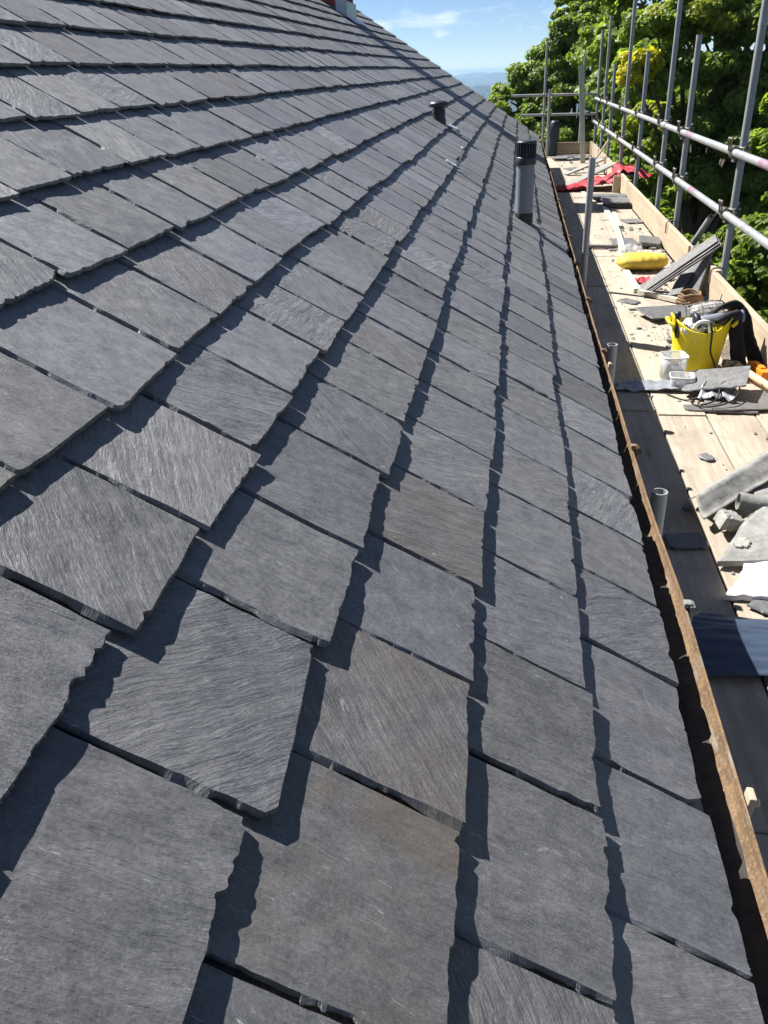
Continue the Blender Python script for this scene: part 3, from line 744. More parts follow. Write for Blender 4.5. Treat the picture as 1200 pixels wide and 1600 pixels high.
# putlog clip hooking toe board to the standard
for y in (8.05, 12.92, 6.06):
    P = spline([(1.02, y - .05, -.36), (1.02, y - .05, -.27), (1.05, y - .04, -.255), (1.10, y - .02, -.262), (1.14, y, -.30), (1.12, y + .03, -.33)], 6)
    link('board_clip', sweep('board_clip', P, .006, 6), 'coupler_steel', sc_root)

# ------------------------------------------------------------------ loose slates
def E4(loc, rot): return Matrix.Translation(loc) @ Euler([R(a) for a in rot], 'XYZ').to_matrix().to_4x4()
sid = [0]
def loose(loc, rot, w, l, label, t=.008, tone=None, group=None, name='loose_slate', amp=1.2, chip=.4, n=16):
    sid[0] += 1; r = np.random.default_rng(500 + sid[0])
    g = slate_geo(r, w, l, t, n, n, l * .9, amp, float(r.normal(0, .004)), float(r.normal(0, .004)), chip, tone)
    g[0][:, 0] -= w / 2; g[0][:, 1] -= l / 2; g[0][:, 2] += t
    o = link(name, slate_mesh(name, g), 'slate_stone', None, E4(loc, rot))
    return tag(o, label, 'slate', group)
# big tilted slate in front of the bucket
loose((.715, 4.18, PZ + .075), (5, -12, -18), .30, .26, 'broad slate propped up against the clear tubs before the yellow bucket', tone=(.75, .1, .9))
loose((.80, 4.03, PZ + .014), (0, 0, 8), .34, .26, 'flat slate on the boards under the cable loop by the bucket', tone=(.6, .5, .9))
loose((.69, 3.935, PZ + .003), (0, 0, -3), .34, .07, 'narrow slate strip poking out below the cable loop', tone=(.6, .4, .8))
loose((.70, 5.66, PZ + .03), (4, 3, 24), .38, .24, 'large slate lying flat just behind the yellow bucket', tone=(.55, .3, .8))
loose((.31, 2.625, PZ + .002), (0, 0, 10), .14, .10, 'five-sided slate offcut in the shade beside the nearest tube stub', tone=(.3, 0, .1), chip=1)
loose((.366, 2.89, PZ + .003), (0, 0, 60), .05, .035, 'thumb-sized slate chip at the edge of the shade', tone=(.3, 0, .1), n=8)
loose((.70, 8.30, PZ + .012), (0, 0, 5), .23, .34, 'purplish slate lying flat next to the long green batten', tone=(.7, .3, .3))
loose((.91, 8.16, PZ + .03), (2, 5, -6), .19, .30, 'thick dark slate beside the purplish one near the toe board', t=.03, tone=(.5, .3, .8))
loose((.555, 8.02, PZ + .003), (0, 0, 4), .07, .20, 'small slate scrap left of the long green batten', tone=(.5, .3, .8))
loose((.46, 8.05, PZ + .012), (0, 0, 84), .06, .30, 'weathered slate sliver crossing the shade edge on the platform', t=.022, tone=(.5, .6, .8))
for i, (x, y, w_, l_, rz_, lb) in enumerate(((.93, 9.55, .20, .26, 12, 'slate lying flat against the toe board beyond the short batten'), (.88, 7.62, .16, .22, -25, 'square slate offcut behind the yellow sack'),
        (.50, 6.05, .10, .16, 40, 'slate offcut on the boards left of the white batten'), (.92, 5.35, .15, .22, -8, 'slate offcut by the toe board behind the black belt'), (.58, 14.9, .24, .40, 15, 'slate lying before the upright green board'),
        (.86, 15.2, .24, .36, -20, 'slate lying right of the upright green board'), (.52, 3.35, .05, .07, 30, 'little slate flake on the clean boards'), (.90, 3.62, .11, .16, -30, 'slate corner lying near the cable at right'))):
    loose((x, y, PZ + .004), (rs.uniform(-1, 1), rs.uniform(-1, 1), rz_), w_, l_, lb, tone=(.6, .3, .8), chip=.8, n=10)
gp = 'slates stacked beyond the long batten'
for i in range(6):
    loose((.86 + rs.uniform(-.015, .015), 10.75 + rs.uniform(-.03, .03), PZ + .012 * i + .004), (rs.uniform(-.6, .6), rs.uniform(-.6, .6), 90 + rs.uniform(-4, 4)), .48, .30, ['bottom', 'second lowest', 'third lowest', 'third highest', 'second highest', 'topmost'][i] + ' slate of the neat dark stack near the red sheet', t=.011, group=gp)
gp = 'slates lying behind the neat dark stack'
for i in range(3):
    loose((.83 + rs.uniform(-.02, .02), 11.22 + rs.uniform(-.03, .03), PZ + .02 * i + .01), (0, 2, 90 + rs.uniform(-6, 6)), .34, .42, ['bottom', 'middle', 'top'][i] + ' slate of the lower pile just behind the neat stack', t=.016, group=gp)
gp = 'slates piled at the far end'
for i in range(9):
    loose((.46 + (i % 3) * .18 + rs.uniform(-.02, .02), 16.5 + (i % 2) * .25, PZ + .016 * (i // 3) + .004), (0, 0, 90 + rs.uniform(-15, 15)), .42, .26, 'slate in the low pile at the far end of the platform', t=.014, group=gp, n=8)
# leaning bundle by the toe board
def lean(base, top, w, t, label, mat='slate', seed=0, roll=0, tone=None, group=None):
    b, tp = Vector(base), Vector(top); L = (tp - b).length; d = (tp - b).normalized()
    x = Vector((0, -1, 0)); x = (x - d * x.dot(d)).normalized(); x = Matrix.Rotation(R(roll), 3, d) @ x; z = x.cross(d)
    mt = Matrix.Identity(4)
    for q in range(3): mt[q][0], mt[q][1], mt[q][2], mt[q][3] = x[q], d[q], z[q], (b[q] + tp[q]) / 2
    if mat == 'slate':
        sid[0] += 1; r = np.random.default_rng(700 + sid[0] + seed)
        g = slate_geo(r, w, L, t, 10, 16, L * .9, 1.3, 0, float(r.normal(0, .02)), .5, tone or (.6, .3, .8)); g[0][:, 0] -= w / 2; g[0][:, 1] -= L / 2
        o = link('leaning_slate', slate_mesh('leaning_slate', g), 'slate_stone', None, mt)
        return tag(o, label, 'slate', group)
    bm = bmesh.new(); add_box(bm, (w, L, t), Matrix.Identity(4), .003)
    for vtx in bm.verts: vtx.co.z += .006 * math.sin(vtx.co.y / L * 3 + seed)
    return tag(link('plank', frombm('plank', bm), mat, None, mt), label, 'plank', group)
for i in range(3):
    lean((.62 + .018 * i, 6.42 - .016 * i, PZ + .004 + .0 * i), (1.085 + .012 * i, 6.30 - .012 * i, -.10 - .012 * i), .11, .013, ['topmost long grey slate leaning on the toe board behind the bucket', 'middle long grey slate of the bundle leaning on the toe board', 'lowest long grey slate of the bundle leaning on the toe board'][i], roll=14, seed=i, tone=(.35, .35, .9))
for i in range(2):
    lean((.82 + .05 * i, 6.22 + .03 * i, PZ + .004), (1.02 + .03 * i, 6.50 + .02 * i, -.26), .09, .016, ['upright narrow slate leaning under the long slate bundle', 'second narrow slate leaning in the toe board gap'][i], roll=35, seed=9 + i, tone=(.45, .2, .9))
lean((.90, 6.45, PZ + .004), (1.055, 6.62, -.20), .22, .012, 'dark broad slate in the shadow behind the leaning bundle', roll=10, tone=(.2, .2, .5))
lean((.94, 6.2, PZ + .004), (1.05, 6.38, -.21), .18, .012, 'small pale slate filling the gap between two toe boards', roll=10, tone=(.5, .2, .5))
tb = tube('loose_tube', (1.10, 7.33, -.40), (1.205, 7.10, -.08), parent=None, r=.0245); tag(tb, 'short steel tube sticking up diagonally behind the toe board', 'tube')

# ------------------------------------------------------------------ timber lying about
def stick(name, p0, p1, w, t, mat, label, bend=0.0, cat='batten'):
    p0, p1 = Vector(p0), Vector(p1); L = (p1 - p0).length; bm = bmesh.new(); n = 12; rings = []
    for i in range(n + 1):
        u = i / n; b = bend * math.sin(u * math.pi)
        rings.append([bm.verts.new((sx * w / 2 + b, u * L, sz * t / 2)) for sx, sz in ((-1, -1), (1, -1), (1, 1), (-1, 1))])
    for A, B in zip(rings, rings[1:]):
        for k in range(4): bm.faces.new((A[k], B[k], B[(k + 1) % 4], A[(k + 1) % 4]))
    bm.faces.new(rings[0]); bm.faces.new(rings[-1][::-1])
    bmesh.ops.recalc_face_normals(bm, faces=bm.faces[:])
    d = (p1 - p0).normalized(); up = Vector((0, 0, 1)) if abs(d.z) < .9 else Vector((0, -1, 0)); x = d.cross(up).normalized(); z = x.cross(d)
    mt = Matrix.Identity(4)
    for q in range(3): mt[q][0], mt[q][1], mt[q][2], mt[q][3] = x[q], d[q], z[q], p0[q]
    return tag(link(name, frombm(name, bm), mat, None, mt), label, cat)
stick('batten', (.70, 10.55, PZ + .016), (.605, 7.45, PZ + .016), .055, .025, 'treated_batten', 'long bowed green-tinted batten lying towards the yellow sack', -.045)
stick('batten', (.775, 10.1, PZ + .014), (.755, 9.15, PZ + .014), .04, .025, 'treated_batten', 'short green-tinted batten beside the long bowed one')
stick('batten', (.545, 11.9, PZ + .014), (.62, 10.95, PZ + .014), .05, .025, 'pale_batten', 'pale batten lying beside the red sheet')
stick('batten', (.575, 7.02, PZ + .015), (.585, 6.32, PZ + .02), .05, .03, 'treated_batten', 'green-tinted batten end just in front of the yellow sack')
stick('batten', (.595, 6.31, PZ + .016), (.825, 6.02, PZ + .022), .035, .03, 'pale_batten', 'white sawn batten lying across beneath the leaning slates')
stick('batten', (.47, 5.83, PZ + .008), (.68, 5.86, PZ + .008), .03, .012, 'grey_plank', 'thin grey lath lying across the boards behind the bucket')
stick('upright_batten', (.80, 15.85, PZ + .002), (.665, 15.95, 1.02), .085, .03, 'treated_batten', 'tall pale green board standing upright near the platform end', cat='board')
stick('plank', (.37, 12.60, PZ + .02), (1.05, 13.25, -.26), .16, .022, 'grey_plank', 'long grey plank leaning over the red sheet onto the toe board', cat='plank')
stick('plank', (.83, 12.32, PZ + .06), (1.01, 12.26, -.285), .15, .02, 'grey_plank', 'short grey plank sloping up above the red sheet', cat='plank')
stick('plank', (1.0, 12.27, -.285), (1.27, 12.2, -.32), .15, .02, 'grey_plank', 'grey plank end sticking out over the toe board above the red sheet', cat='plank')
stick('plank', (.42, 14.0, PZ + .02), (.98, 14.15, -.29), .14, .02, 'grey_plank', 'grey plank leaning behind the red sheet, nearer the far end', cat='plank')
stick('plank', (.55, 14.3, PZ + .02), (1.0, 14.5, -.30), .12, .02, 'grey_plank', 'farthest grey plank leaning on the toe board', cat='plank')
stick('lath', (.9, 14.7, -.35), (1.06, 14.25, -.02), .03, .02, 'pale_batten', 'thin pale lath propped up by the far standards', cat='lath')

# ------------------------------------------------------------------ red sheet
rr = np.random.default_rng(21)
def redfold(P, u, v):
    x = P[..., 0]
    P[..., 2] += np.where((x > .6) & (x < 1.0), .07 * np.sin(np.clip((x - .6) / .4, 0, 1) * math.pi / 2), 0)
    P[..., 2] += np.where(x >= 1.0, np.interp(x, [1.0, 1.045, 1.1, 1.3, 1.55], [.12, .20, .18, .13, .06]), 0)
    P[..., 2] += .05 * np.abs(np.sin(x * 14 + v * 3)) * np.clip((x - .25) * 2, 0, 1)
    return P
me = sheet('red_sheet', rr, [(.21, 12.02, PZ + .012), (1.46, 12.1, PZ + .02), (1.44, 12.95, PZ + .02), (.22, 12.45, PZ + .012)], 46, 26, .045, (11, 6), .003, redfold)
tag(link('red_sheet', me, 'red_fabric'), 'crumpled red sheet spread across the platform under grey planks', 'sheet')
stick('timber_block', (.98, 11.98, PZ + .0), (.985, 11.985, PZ + .20), .09, .05, 'toe_wood', 'upright timber offcut standing beside the red sheet', cat='timber')

# ------------------------------------------------------------------ yellow sack
def sack(name, loc, size, rotz, mat, label, seed):
    r = np.random.default_rng(seed); nu, nv = 40, 24; v = []; f = []
    u, w = np.meshgrid(np.linspace(0, 2 * np.pi, nv, endpoint=False), np.linspace(-1, 1, nu), indexing='xy')
    rad = np.clip(1 - np.abs(w) ** 3.2, 0, 1) ** .55; rad = np.maximum(rad, .02)
    nz = -.05 * np.abs(vnoise2(r, (6, 5), (w + 1) / 2, u / (2 * np.pi))) + vnoise2(r, (6, 6), (w + 1) / 2, u / (2 * np.pi)) * .11 + vnoise2(r, (13, 12), (w + 1) / 2, u / (2 * np.pi)) * .055
    nz *= np.clip(np.minimum(u, 2 * np.pi - u), 0, 1)
    X = w * size[0] / 2 * (1 + .04 * nz); Y = np.cos(u) * size[1] / 2 * (rad * .85 + .15 * (np.abs(w) < .98)) * (1 + nz)
    Z = np.sin(u) * size[2] / 2 * rad * (1 + nz * 1.3); Z = np.where(Z < 0, Z * .8, Z) + size[2] * .4
    V = np.stack([X, Y, Z], -1).reshape(-1, 3)
    for i in range(nu - 1):
        for k in range(nv): f.append((i * nv + k, i * nv + (k + 1) % nv, (i + 1) * nv + (k + 1) % nv, (i + 1) * nv + k))
    f.append(tuple(range(nv))); f.append(tuple(range((nu - 1) * nv, nu * nv))[::-1])
    me = pydata(name, V, f, True); bm = bmesh.new(); bm.from_mesh(me); bmesh.ops.recalc_face_normals(bm, faces=bm.faces[:])
    return tag(link(name, frombm(name, bm, True), mat, None, E4(loc, (0, 0, rotz))), label, 'sack')
sack('sand_sack', (.715, 7.13, PZ + .004), (.42, .27, .155), 6, 'yellow_sack', 'plump yellow sack lying across the platform boards', 4)
sack('plastic_bag', (.70, 7.75, PZ + .003), (.20, .16, .10), -10, 'clouded_plastic', 'crumpled pale plastic bag behind the yellow sack', 6)
me = sheet('red_rag', np.random.default_rng(9), [(.60, 6.62, PZ + .01), (.72, 6.60, PZ + .01), (.73, 6.72, PZ + .02), (.61, 6.74, PZ + .01)], 14, 10, .02, (5, 5), .002)
tag(link('red_rag', me, 'red_fabric'), 'small bright red rag beside the leaning slates', 'rag')
# brown rope coil
P = []
for i in range(90):
    a = i * .32; P.append((.90 + (.075 + .012 * math.sin(i * .7)) * math.cos(a), 5.98 + .06 * math.sin(a), PZ + .012 + .0009 * i + .006 * math.sin(i * 1.3)))
tag(link('rope_coil', sweep('rope_coil', P, .008, 6), 'rope_brown'), 'coil of brown rope behind the bucket by the toe board', 'rope')

# ------------------------------------------------------------------ yellow flexible tub and its contents
tubx, tuby = .69, 4.60
tub = empty('rubble_tub', (tubx, tuby, PZ), 'bright yellow flexible tub full of tools on the boards', 'tub')
bm = bmesh.new(); n = 48
def tub_ring(z, r, inner=0.0):
    out = []
    for k in range(n):
        a = 2 * math.pi * k / n; h = z / .26
        rr_ = r - inner + .006 * h * math.sin(3 * a + 1)
        ex = 1 + .06 * h * math.cos(2 * a); ey = 1 - .10 * h * math.cos(2 * a) * 1
        dz = h ** 4 * (.045 * abs(math.cos(a)) ** 3 - .022 * abs(math.sin(a)) ** 2)
        out.append(bm.verts.new((tubx + rr_ * ex * math.cos(a), tuby + rr_ * ey * math.sin(a) * .95, PZ + z + dz)))
    return out
prof = [(z * .84, r * .85) for z, r in ((.002, .132), (.03, .142), (.10, .150), (.17, .158), (.24, .167), (.285, .173), (.30, .182), (.31, .184))]
rings = [tub_ring(z, r) for z, r in prof] + [tub_ring(z, r, .006) for z, r in prof[::-1]]
for A, B in zip(rings, rings[1:]):
    for k in range(n):
        f = bm.faces.new((A[k], A[(k + 1) % n], B[(k + 1) % n], B[k])); f.smooth = True
bm.faces.new(rings[0][::-1]); bm.faces.new(rings[-1])
link('tub_body', frombm('tub_body', bm), 'yellow_rubber', tub)
for s in (-1, 1):
    P = spline([(tubx + s * .150, tuby - .07, PZ + .252), (tubx + s * .172, tuby - .05, PZ + .266), (tubx + s * .178, tuby, PZ + .272), (tubx + s * .172, tuby + .05, PZ + .266), (tubx + s * .150, tuby + .07, PZ + .252)], 5)
    link('handle', sweep('handle', P, .010, 8), 'yellow_rubber', tub)
RIM = PZ + .245
# contents
bm = bmesh.new(); lathe(bm, [(.0005, 0), (.115, 0), (.110, .02), (.06, .045), (.0005, .05)], 20, Matrix.Translation((tubx, tuby, PZ + .165)))
tag(link('debris_heap', frombm('debris_heap', bm), 'rubber_black'), 'dark clutter filling the yellow tub', 'debris')
# wire-guard work lamp: a domed lens in a cage
lamp = empty('work_lamp', (tubx - .02, tuby + .05, RIM), 'wire-caged work lamp lying on top of the yellow tub', 'lamp')
lm = Matrix.Translation((tubx - .02, tuby + .06, RIM + .035)) @ Matrix.Rotation(R(78), 4, 'Y')
bm = bmesh.new(); lathe(bm, [(.0005, -.02), (.05, -.02), (.055, .02), (.055, .09), (.046, .13), (.022, .15), (.0005, .152)], 20, lm)
link('lens', frombm('lens', bm), 'clouded_plastic', lamp)
for k in range(10):
    a = 2 * math.pi * k / 10; P = [lm @ Vector((r_ * math.cos(a), r_ * math.sin(a), z_)) for r_, z_ in ((.058, -.05), (.062, .02), (.062, .09), (.05, .14), (.02, .165))]
    link('cage_wire', sweep('cage_wire', P, .0022, 5), 'coupler_steel', lamp)
for z_, r_ in ((-.04, .0585), (.03, .0625), (.10, .061)):
    link('cage_ring', sweep('cage_ring', [lm @ Vector((r_ * math.cos(a), r_ * math.sin(a), z_)) for a in [2 * math.pi * q / 20 for q in range(21)]], .0022, 5), 'coupler_steel', lamp)
# angle grinder-like saw body with ribbed grip
pt = empty('power_tool', (tubx + .09, tuby - .02, RIM), 'dark ribbed power tool resting on the tub rim', 'power tool')
mt = Matrix.Translation((tubx + .075, tuby - .03, RIM + .03)) @ Matrix.Rotation(R(12), 4, 'Z') @ Matrix.Rotation(R(84), 4, 'Y')
bm = bmesh.new(); lathe(bm, [(.0005, -.10), (.025, -.10), (.034, -.08), (.036, .02), (.030, .05), (.028, .12), (.034, .14), (.0005, .145)], 18, mt)
link('tool_body', frombm('tool_body', bm), 'plastic_grey', pt)
for q in range(7):
    bm = bmesh.new(); lathe(bm, [(.030, .045 + q * .012), (.034, .047 + q * .012), (.034, .053 + q * .012), (.030, .055 + q * .012)], 18, mt)
    link('grip_rib', frombm('grip_rib', bm), 'rubber_black', pt)
bm = bmesh.new(); lathe(bm, [(.0005, -.13), (.055, -.13), (.058, -.12), (.055, -.105), (.0005, -.105)], 20, mt); link('tool_guard', frombm('tool_guard', bm), 'plastic_black', pt)
# white cloth wad and hammer grip
me = sheet('cloth_wad', np.random.default_rng(31), [(tubx - .13, tuby - .12, RIM - .03), (tubx + .01, tuby - .128, RIM - .02), (tubx + .02, tuby - .05, RIM + .03), (tubx - .11, tuby - .02, RIM + .02)], 18, 14, .04, (5, 5), .004)
tag(link('cloth_wad', me, 'white_plastic'), 'crumpled white cloth at the front of the yellow tub', 'cloth')
P = spline([(tubx - .06, tuby - .11, RIM), (tubx - .04, tuby - .13, RIM + .04), (tubx - .01, tuby - .135, RIM + .05), (tubx + .02, tuby - .13, RIM + .035), (tubx + .03, tuby - .125, RIM - .02)], 6)
tag(link('white_pipe_loop', sweep('white_pipe_loop', P, .010, 8), 'white_plastic'), 'short loop of white pipe over the tub front', 'pipe')
bm = bmesh.new(); lathe(bm, [(.0005, 0), (.013, .0), (.016, .03), (.013, .09), (.017, .12), (.014, .14), (.0005, .142)], 14, E4((tubx - .125, tuby - .06, RIM - .06), (-6, -4, 0)))
tag(link('tool_grip', frombm('tool_grip', bm), 'plastic_black'), 'black tool grip standing up at the tub corner', 'tool')
P = spline([(tubx + .02, tuby - .14, RIM + .05), (tubx + .03, tuby - .162, RIM - .01), (tubx + .035, tuby - .158, RIM - .10), (tubx + .06, tuby - .145, RIM - .16), (tubx + .085, tuby - .14, RIM - .22), (tubx + .08, tuby - .14, PZ + .012)], 6)
link('flex', sweep('flex', P, .005, 6), 'rubber_black', pt)['label'] = 'thin dark flex hanging down the tub front'
# antenna-like chisel
P = [(tubx + .10, tuby + .12, RIM - .02), (tubx + .115, tuby + .13, RIM + .13)]
tag(link('chisel', sweep('chisel', P, .005, 6), 'coupler_steel'), 'thin dark rod sticking up out of the yellow tub', 'rod')
# black work belt: two thick straps looped over
me = ribbon('work_belt', [(tubx + .02, tuby + .02, RIM + .02), (tubx + .10, tuby + .05, RIM + .075), (tubx + .17, tuby + .06, RIM + .085), (tubx + .225, tuby + .04, RIM + .03), (tubx + .265, tuby + .01, RIM - .09), (tubx + .305, tuby - .03, PZ + .06), (tubx + .31, tuby - .06, PZ + .025)], (.35, -.6, .5), .085, .016, 8, 2)
belt = tag(link('work_belt', me, 'black_fabric'), 'wide black padded belt draped from the tub to the toe board', 'belt')
me = ribbon('belt_tail', [(tubx + .15, tuby + .02, RIM + .06), (tubx + .175, tuby - .03, RIM - .01), (tubx + .20, tuby - .07, RIM - .14), (tubx + .215, tuby - .10, PZ + .03), (tubx + .24, tuby - .10, PZ + .012)], (.7, -.3, .1), .075, .014, 8, 4)
link('belt_tail', me, 'black_fabric', belt)
me = ribbon('belt_pad', [(tubx + .05, tuby - .06, RIM + .03), (tubx + .11, tuby - .03, RIM + .055), (tubx + .17, tuby + .01, RIM + .06)], (.4, -.8, .2), .09, .022, 8, 5)
link('belt_pad', me, 'black_fabric', belt)
# clear plastic tubs
def clear_box(loc, w, d, h, rot, label):
    b = empty('plastic_tub', loc, label, 'plastic tub'); mt = E4(loc, rot); bm = bmesh.new()
    rs_ = []
    for z, sx, inn in ((0, .86, 0), (h, 1.0, 0), (h, 1.0, .006), (.006, .86, .006)):
        ring = []
        for k in range(28):
            a = 2 * math.pi * k / 28; ca, sa = math.cos(a), math.sin(a); e = .42
            ring.append(bm.verts.new(mt @ Vector((math.copysign(abs(ca) ** e, ca) * (w / 2 * sx - inn), math.copysign(abs(sa) ** e, sa) * (d / 2 * sx - inn), z))))
        rs_.append(ring)
    for A, B in zip(rs_, rs_[1:]):
        for k in range(28):
            f = bm.faces.new((A[k], A[(k + 1) % 28], B[(k + 1) % 28], B[k])); f.smooth = True
    bm.faces.new(rs_[0][::-1]); bm.faces.new(rs_[-1])
    link('tub_wall', frombm('tub_wall', bm), 'clouded_plastic', b)
    rim = [mt @ Vector((math.copysign(abs(math.cos(a)) ** .42, math.cos(a)) * w / 2, math.copysign(abs(math.sin(a)) ** .42, math.sin(a)) * d / 2, h)) for a in [2 * math.pi * k / 40 for k in range(41)]]
    link('rim', sweep('rim', rim, .004, 6), 'white_plastic', b)
    bm = bmesh.new(); add_box(bm, (w * .72, d * .72, h * .5), mt @ Matrix.Translation((0, 0, h * .27)), .01)
    link('contents', frombm('contents', bm), 'lead_sheet', b)
clear_box((.535, 4.40, PZ + .001), .13, .13, .13, (0, 0, 8), 'clouded clear plastic tub standing left of the yellow tub')
clear_box((.555, 4.23, PZ + .001), .12, .10, .075, (0, 0, -6), 'low clear plastic tub holding up the tilted slate')
sack('sealed_bag', (.90, 4.66, PZ + .003), (.16, .13, .17), 70, 'clouded_plastic', 'clear plastic bag squeezed between yellow tub and toe board', 12)
# lead strip across the boards
me = sheet('lead_strip', np.random.default_rng(41), [(.22, 4.17, PZ + .006), (.63, 4.17, PZ + .03), (.64, 4.27, PZ + .035), (.23, 4.30, PZ + .006)], 36, 10, .014, (8, 4), .004)
tag(link('lead_strip', me, 'lead_sheet'), 'bent grey lead strip lying across the shade edge', 'lead strip')
me = sheet('lead_scrap', np.random.default_rng(43), [(.60, 4.03, PZ + .03), (.75, 3.97, PZ + .028), (.79, 4.07, PZ + .05), (.64, 4.15, PZ + .075)], 16, 12, .02, (5, 5), .003)
tag(link('lead_scrap', me, 'lead_sheet'), 'crumpled silvery lead scrap inside the cable loop', 'lead scrap')
P = spline([(.47, 4.13, PZ + .01), (.55, 4.05, PZ + .008), (.62, 4.04, PZ + .03), (.59, 3.94, PZ + .022), (.66, 3.91, PZ + .03), (.75, 3.95, PZ + .05), (.80, 4.06, PZ + .075), (.78, 4.13, PZ + .085), (.72, 4.09, PZ + .08), (.68, 3.98, PZ + .04), (.60, 3.95, PZ + .02), (.57, 4.0, PZ + .012), (.59, 4.08, PZ + .012)], 8)
tag(link('cable', sweep('cable', P, .0042, 6), 'rubber_black'), 'looped thin black cable on the boards before the tub', 'cable')
# hammer with wooden handle, orange level
ham = empty('hammer', (.95, 4.35, PZ), 'hammer with pale wooden handle lying right of the yellow tub', 'hammer')
bm = bmesh.new(); add_tube(bm, (.885, 4.47, PZ + .05), (1.0, 4.14, PZ + .03), .019, .002, 14, hollow=False); link('handle', frombm('handle', bm), 'tool_handle', ham)
bm = bmesh.new(); add_tube(bm, (.875, 4.50, PZ + .052), (.884, 4.473, PZ + .0502), .023, .002, 14, hollow=False); add_box(bm, (.13, .035, .035), E4((.872, 4.505, PZ + .053), (0, 10, 20)), .006); link('head', frombm('head', bm), 'coupler_steel', ham)
bm = bmesh.new(); add_box(bm, (.05, .20, .05), E4((.985, 4.43, PZ + .04), (0, 0, 8)), .008)
add_box(bm, (.03, .10, .012), E4((.985, 4.43, PZ + .068), (0, 0, 8)), .003)
tag(link('toolbox', frombm('toolbox', bm), 'orange_plastic'), 'orange plastic tool case against the toe board by the hammer', 'tool case')

# ------------------------------------------------------------------ right foreground debris
def leadfold(P, u, v):
    P[..., 2] += .055 * np.clip(1 - np.abs(v - .55) / .45, 0, 1)
    return P
me = sheet('lead_flashing_length', np.random.default_rng(51), [(.385, 2.72, PZ + .045), (1.0, 3.33, PZ + .10), (.93, 3.50, PZ + .09), (.365, 2.90, PZ + .03)], 50, 14, .006, (9, 4), .005, leadfold)
tag(link('lead_flashing_length', me, 'mortar_dirty'), 'long folded grey flashing length raised off the boards at right', 'flashing')
def shard(name, pts, z, th, mat, label, rot, loc, seed, cat='rubble'):
    r = random.Random(seed); bm = bmesh.new(); P = []
    for (x0, y0), (x1, y1) in zip(pts, pts[1:] + pts[:1]):
        k = 5
        for q in range(k): P.append((x0 + (x1 - x0) * q / k + r.uniform(-.004, .004), y0 + (y1 - y0) * q / k + r.uniform(-.004, .004)))
    cxp = sum(p[0] for p in P) / len(P); cyp = sum(p[1] for p in P) / len(P)
    lo = [bm.verts.new((x, y, r.uniform(-.002, .002))) for x, y in P]
    mi = [bm.verts.new((cxp + (x - cxp) * .99, cyp + (y - cyp) * .99, th * r.uniform(.7, 1))) for x, y in P]
    hi = [bm.verts.new((cxp + (x - cxp) * .86, cyp + (y - cyp) * .86, th * r.uniform(1.0, 1.15))) for x, y in P]
    n = len(P)
    for A, B in ((lo, mi), (mi, hi)):
        for k in range(n): bm.faces.new((A[k], A[(k + 1) % n], B[(k + 1) % n], B[k]))
    bm.faces.new(lo[::-1])
    c = bm.verts.new((cxp, cyp, th * 1.12))
    for k in range(n): bm.faces.new((hi[k], hi[(k + 1) % n], c))
    bmesh.ops.recalc_face_normals(bm, faces=bm.faces[:])
    return tag(link(name, frombm(name, bm), mat, None, E4(loc, rot)), label, cat)
shard('mortared_slab', [(-.17, -.10), (.24, -.14), (.28, .12), (.06, .20), (-.02, .13)], 0, .022, 'mortar_dirty', 'broken slab caked with pale mortar at the right edge', (5, -9, 2), (.545, 2.56, PZ + .045), 61)
shard('white_shard', [(-.12, -.06), (.02, -.09), (.14, .02), (.16, .10), (.0, .09), (-.05, .01)], 0, .026, 'white_ceramic', 'bright white broken shard in front of the mortared slab', (4, -3, 8), (.475, 2.345, PZ + .012), 62, 'shard')
shard('mortar_lump', [(-.05, -.03), (.04, -.04), (.05, .03), (-.02, .04)], 0, .045, 'mortar', 'small three-cornered mortar lump below the folded flashing', (10, 18, 30), (.455, 2.71, PZ + .03), 63)
bm = bmesh.new(); add_tube(bm, (.515, 2.80, PZ + .085), (.66, 2.79, PZ + .065), .033, .004, 18)
tag(link('pipe_offcut', frombm('pipe_offcut', bm), 'mortar_dirty'), 'pale pipe offcut between the flashing and the slab', 'pipe')
shard('mortar_ring', [(.03 * math.cos(a), .03 * math.sin(a)) for a in (0, 1, 2, 3, 4, 5)], 0, .012, 'mortar', 'round mortar blob stuck on the broken slab', (5, -9, 0), (.475, 2.535, PZ + .052), 64)
shard('rubble_block', [(-.12, -.08), (.16, -.1), (.18, .1), (-.1, .12)], 0, .05, 'mortar_dirty', 'dark rubble block in the shadow under the folded flashing', (0, 0, 20), (.70, 2.93, PZ + .001), 65)
for i, (x, y, w_, l_, rz_, lb) in enumerate(((.62, 3.02, .16, .2, 15, 'broken slate tucked under the near end of the folded flashing'), (.50, 2.22, .09, .12, 50, 'slate chip in front of the white shard'), (.60, 2.74, .14, .18, -35, 'broken slate between pipe offcut and mortared slab'))):
    loose((x, y, PZ + .006), (rs.uniform(-2, 2), rs.uniform(-3, 3), rz_), w_, l_, lb, tone=(.45, .2, .8), chip=1, n=10)
loose((.80, 2.62, PZ + .05), (3, 4, 30), .34, .30, 'slate lying at the right edge beyond the mortared slab', tone=(.6, .2, .8))
loose((.72, 2.35, PZ + .012), (0, 2, 70), .30, .26, 'dark slate under the white shard at the right edge', tone=(.3, .1, .2))
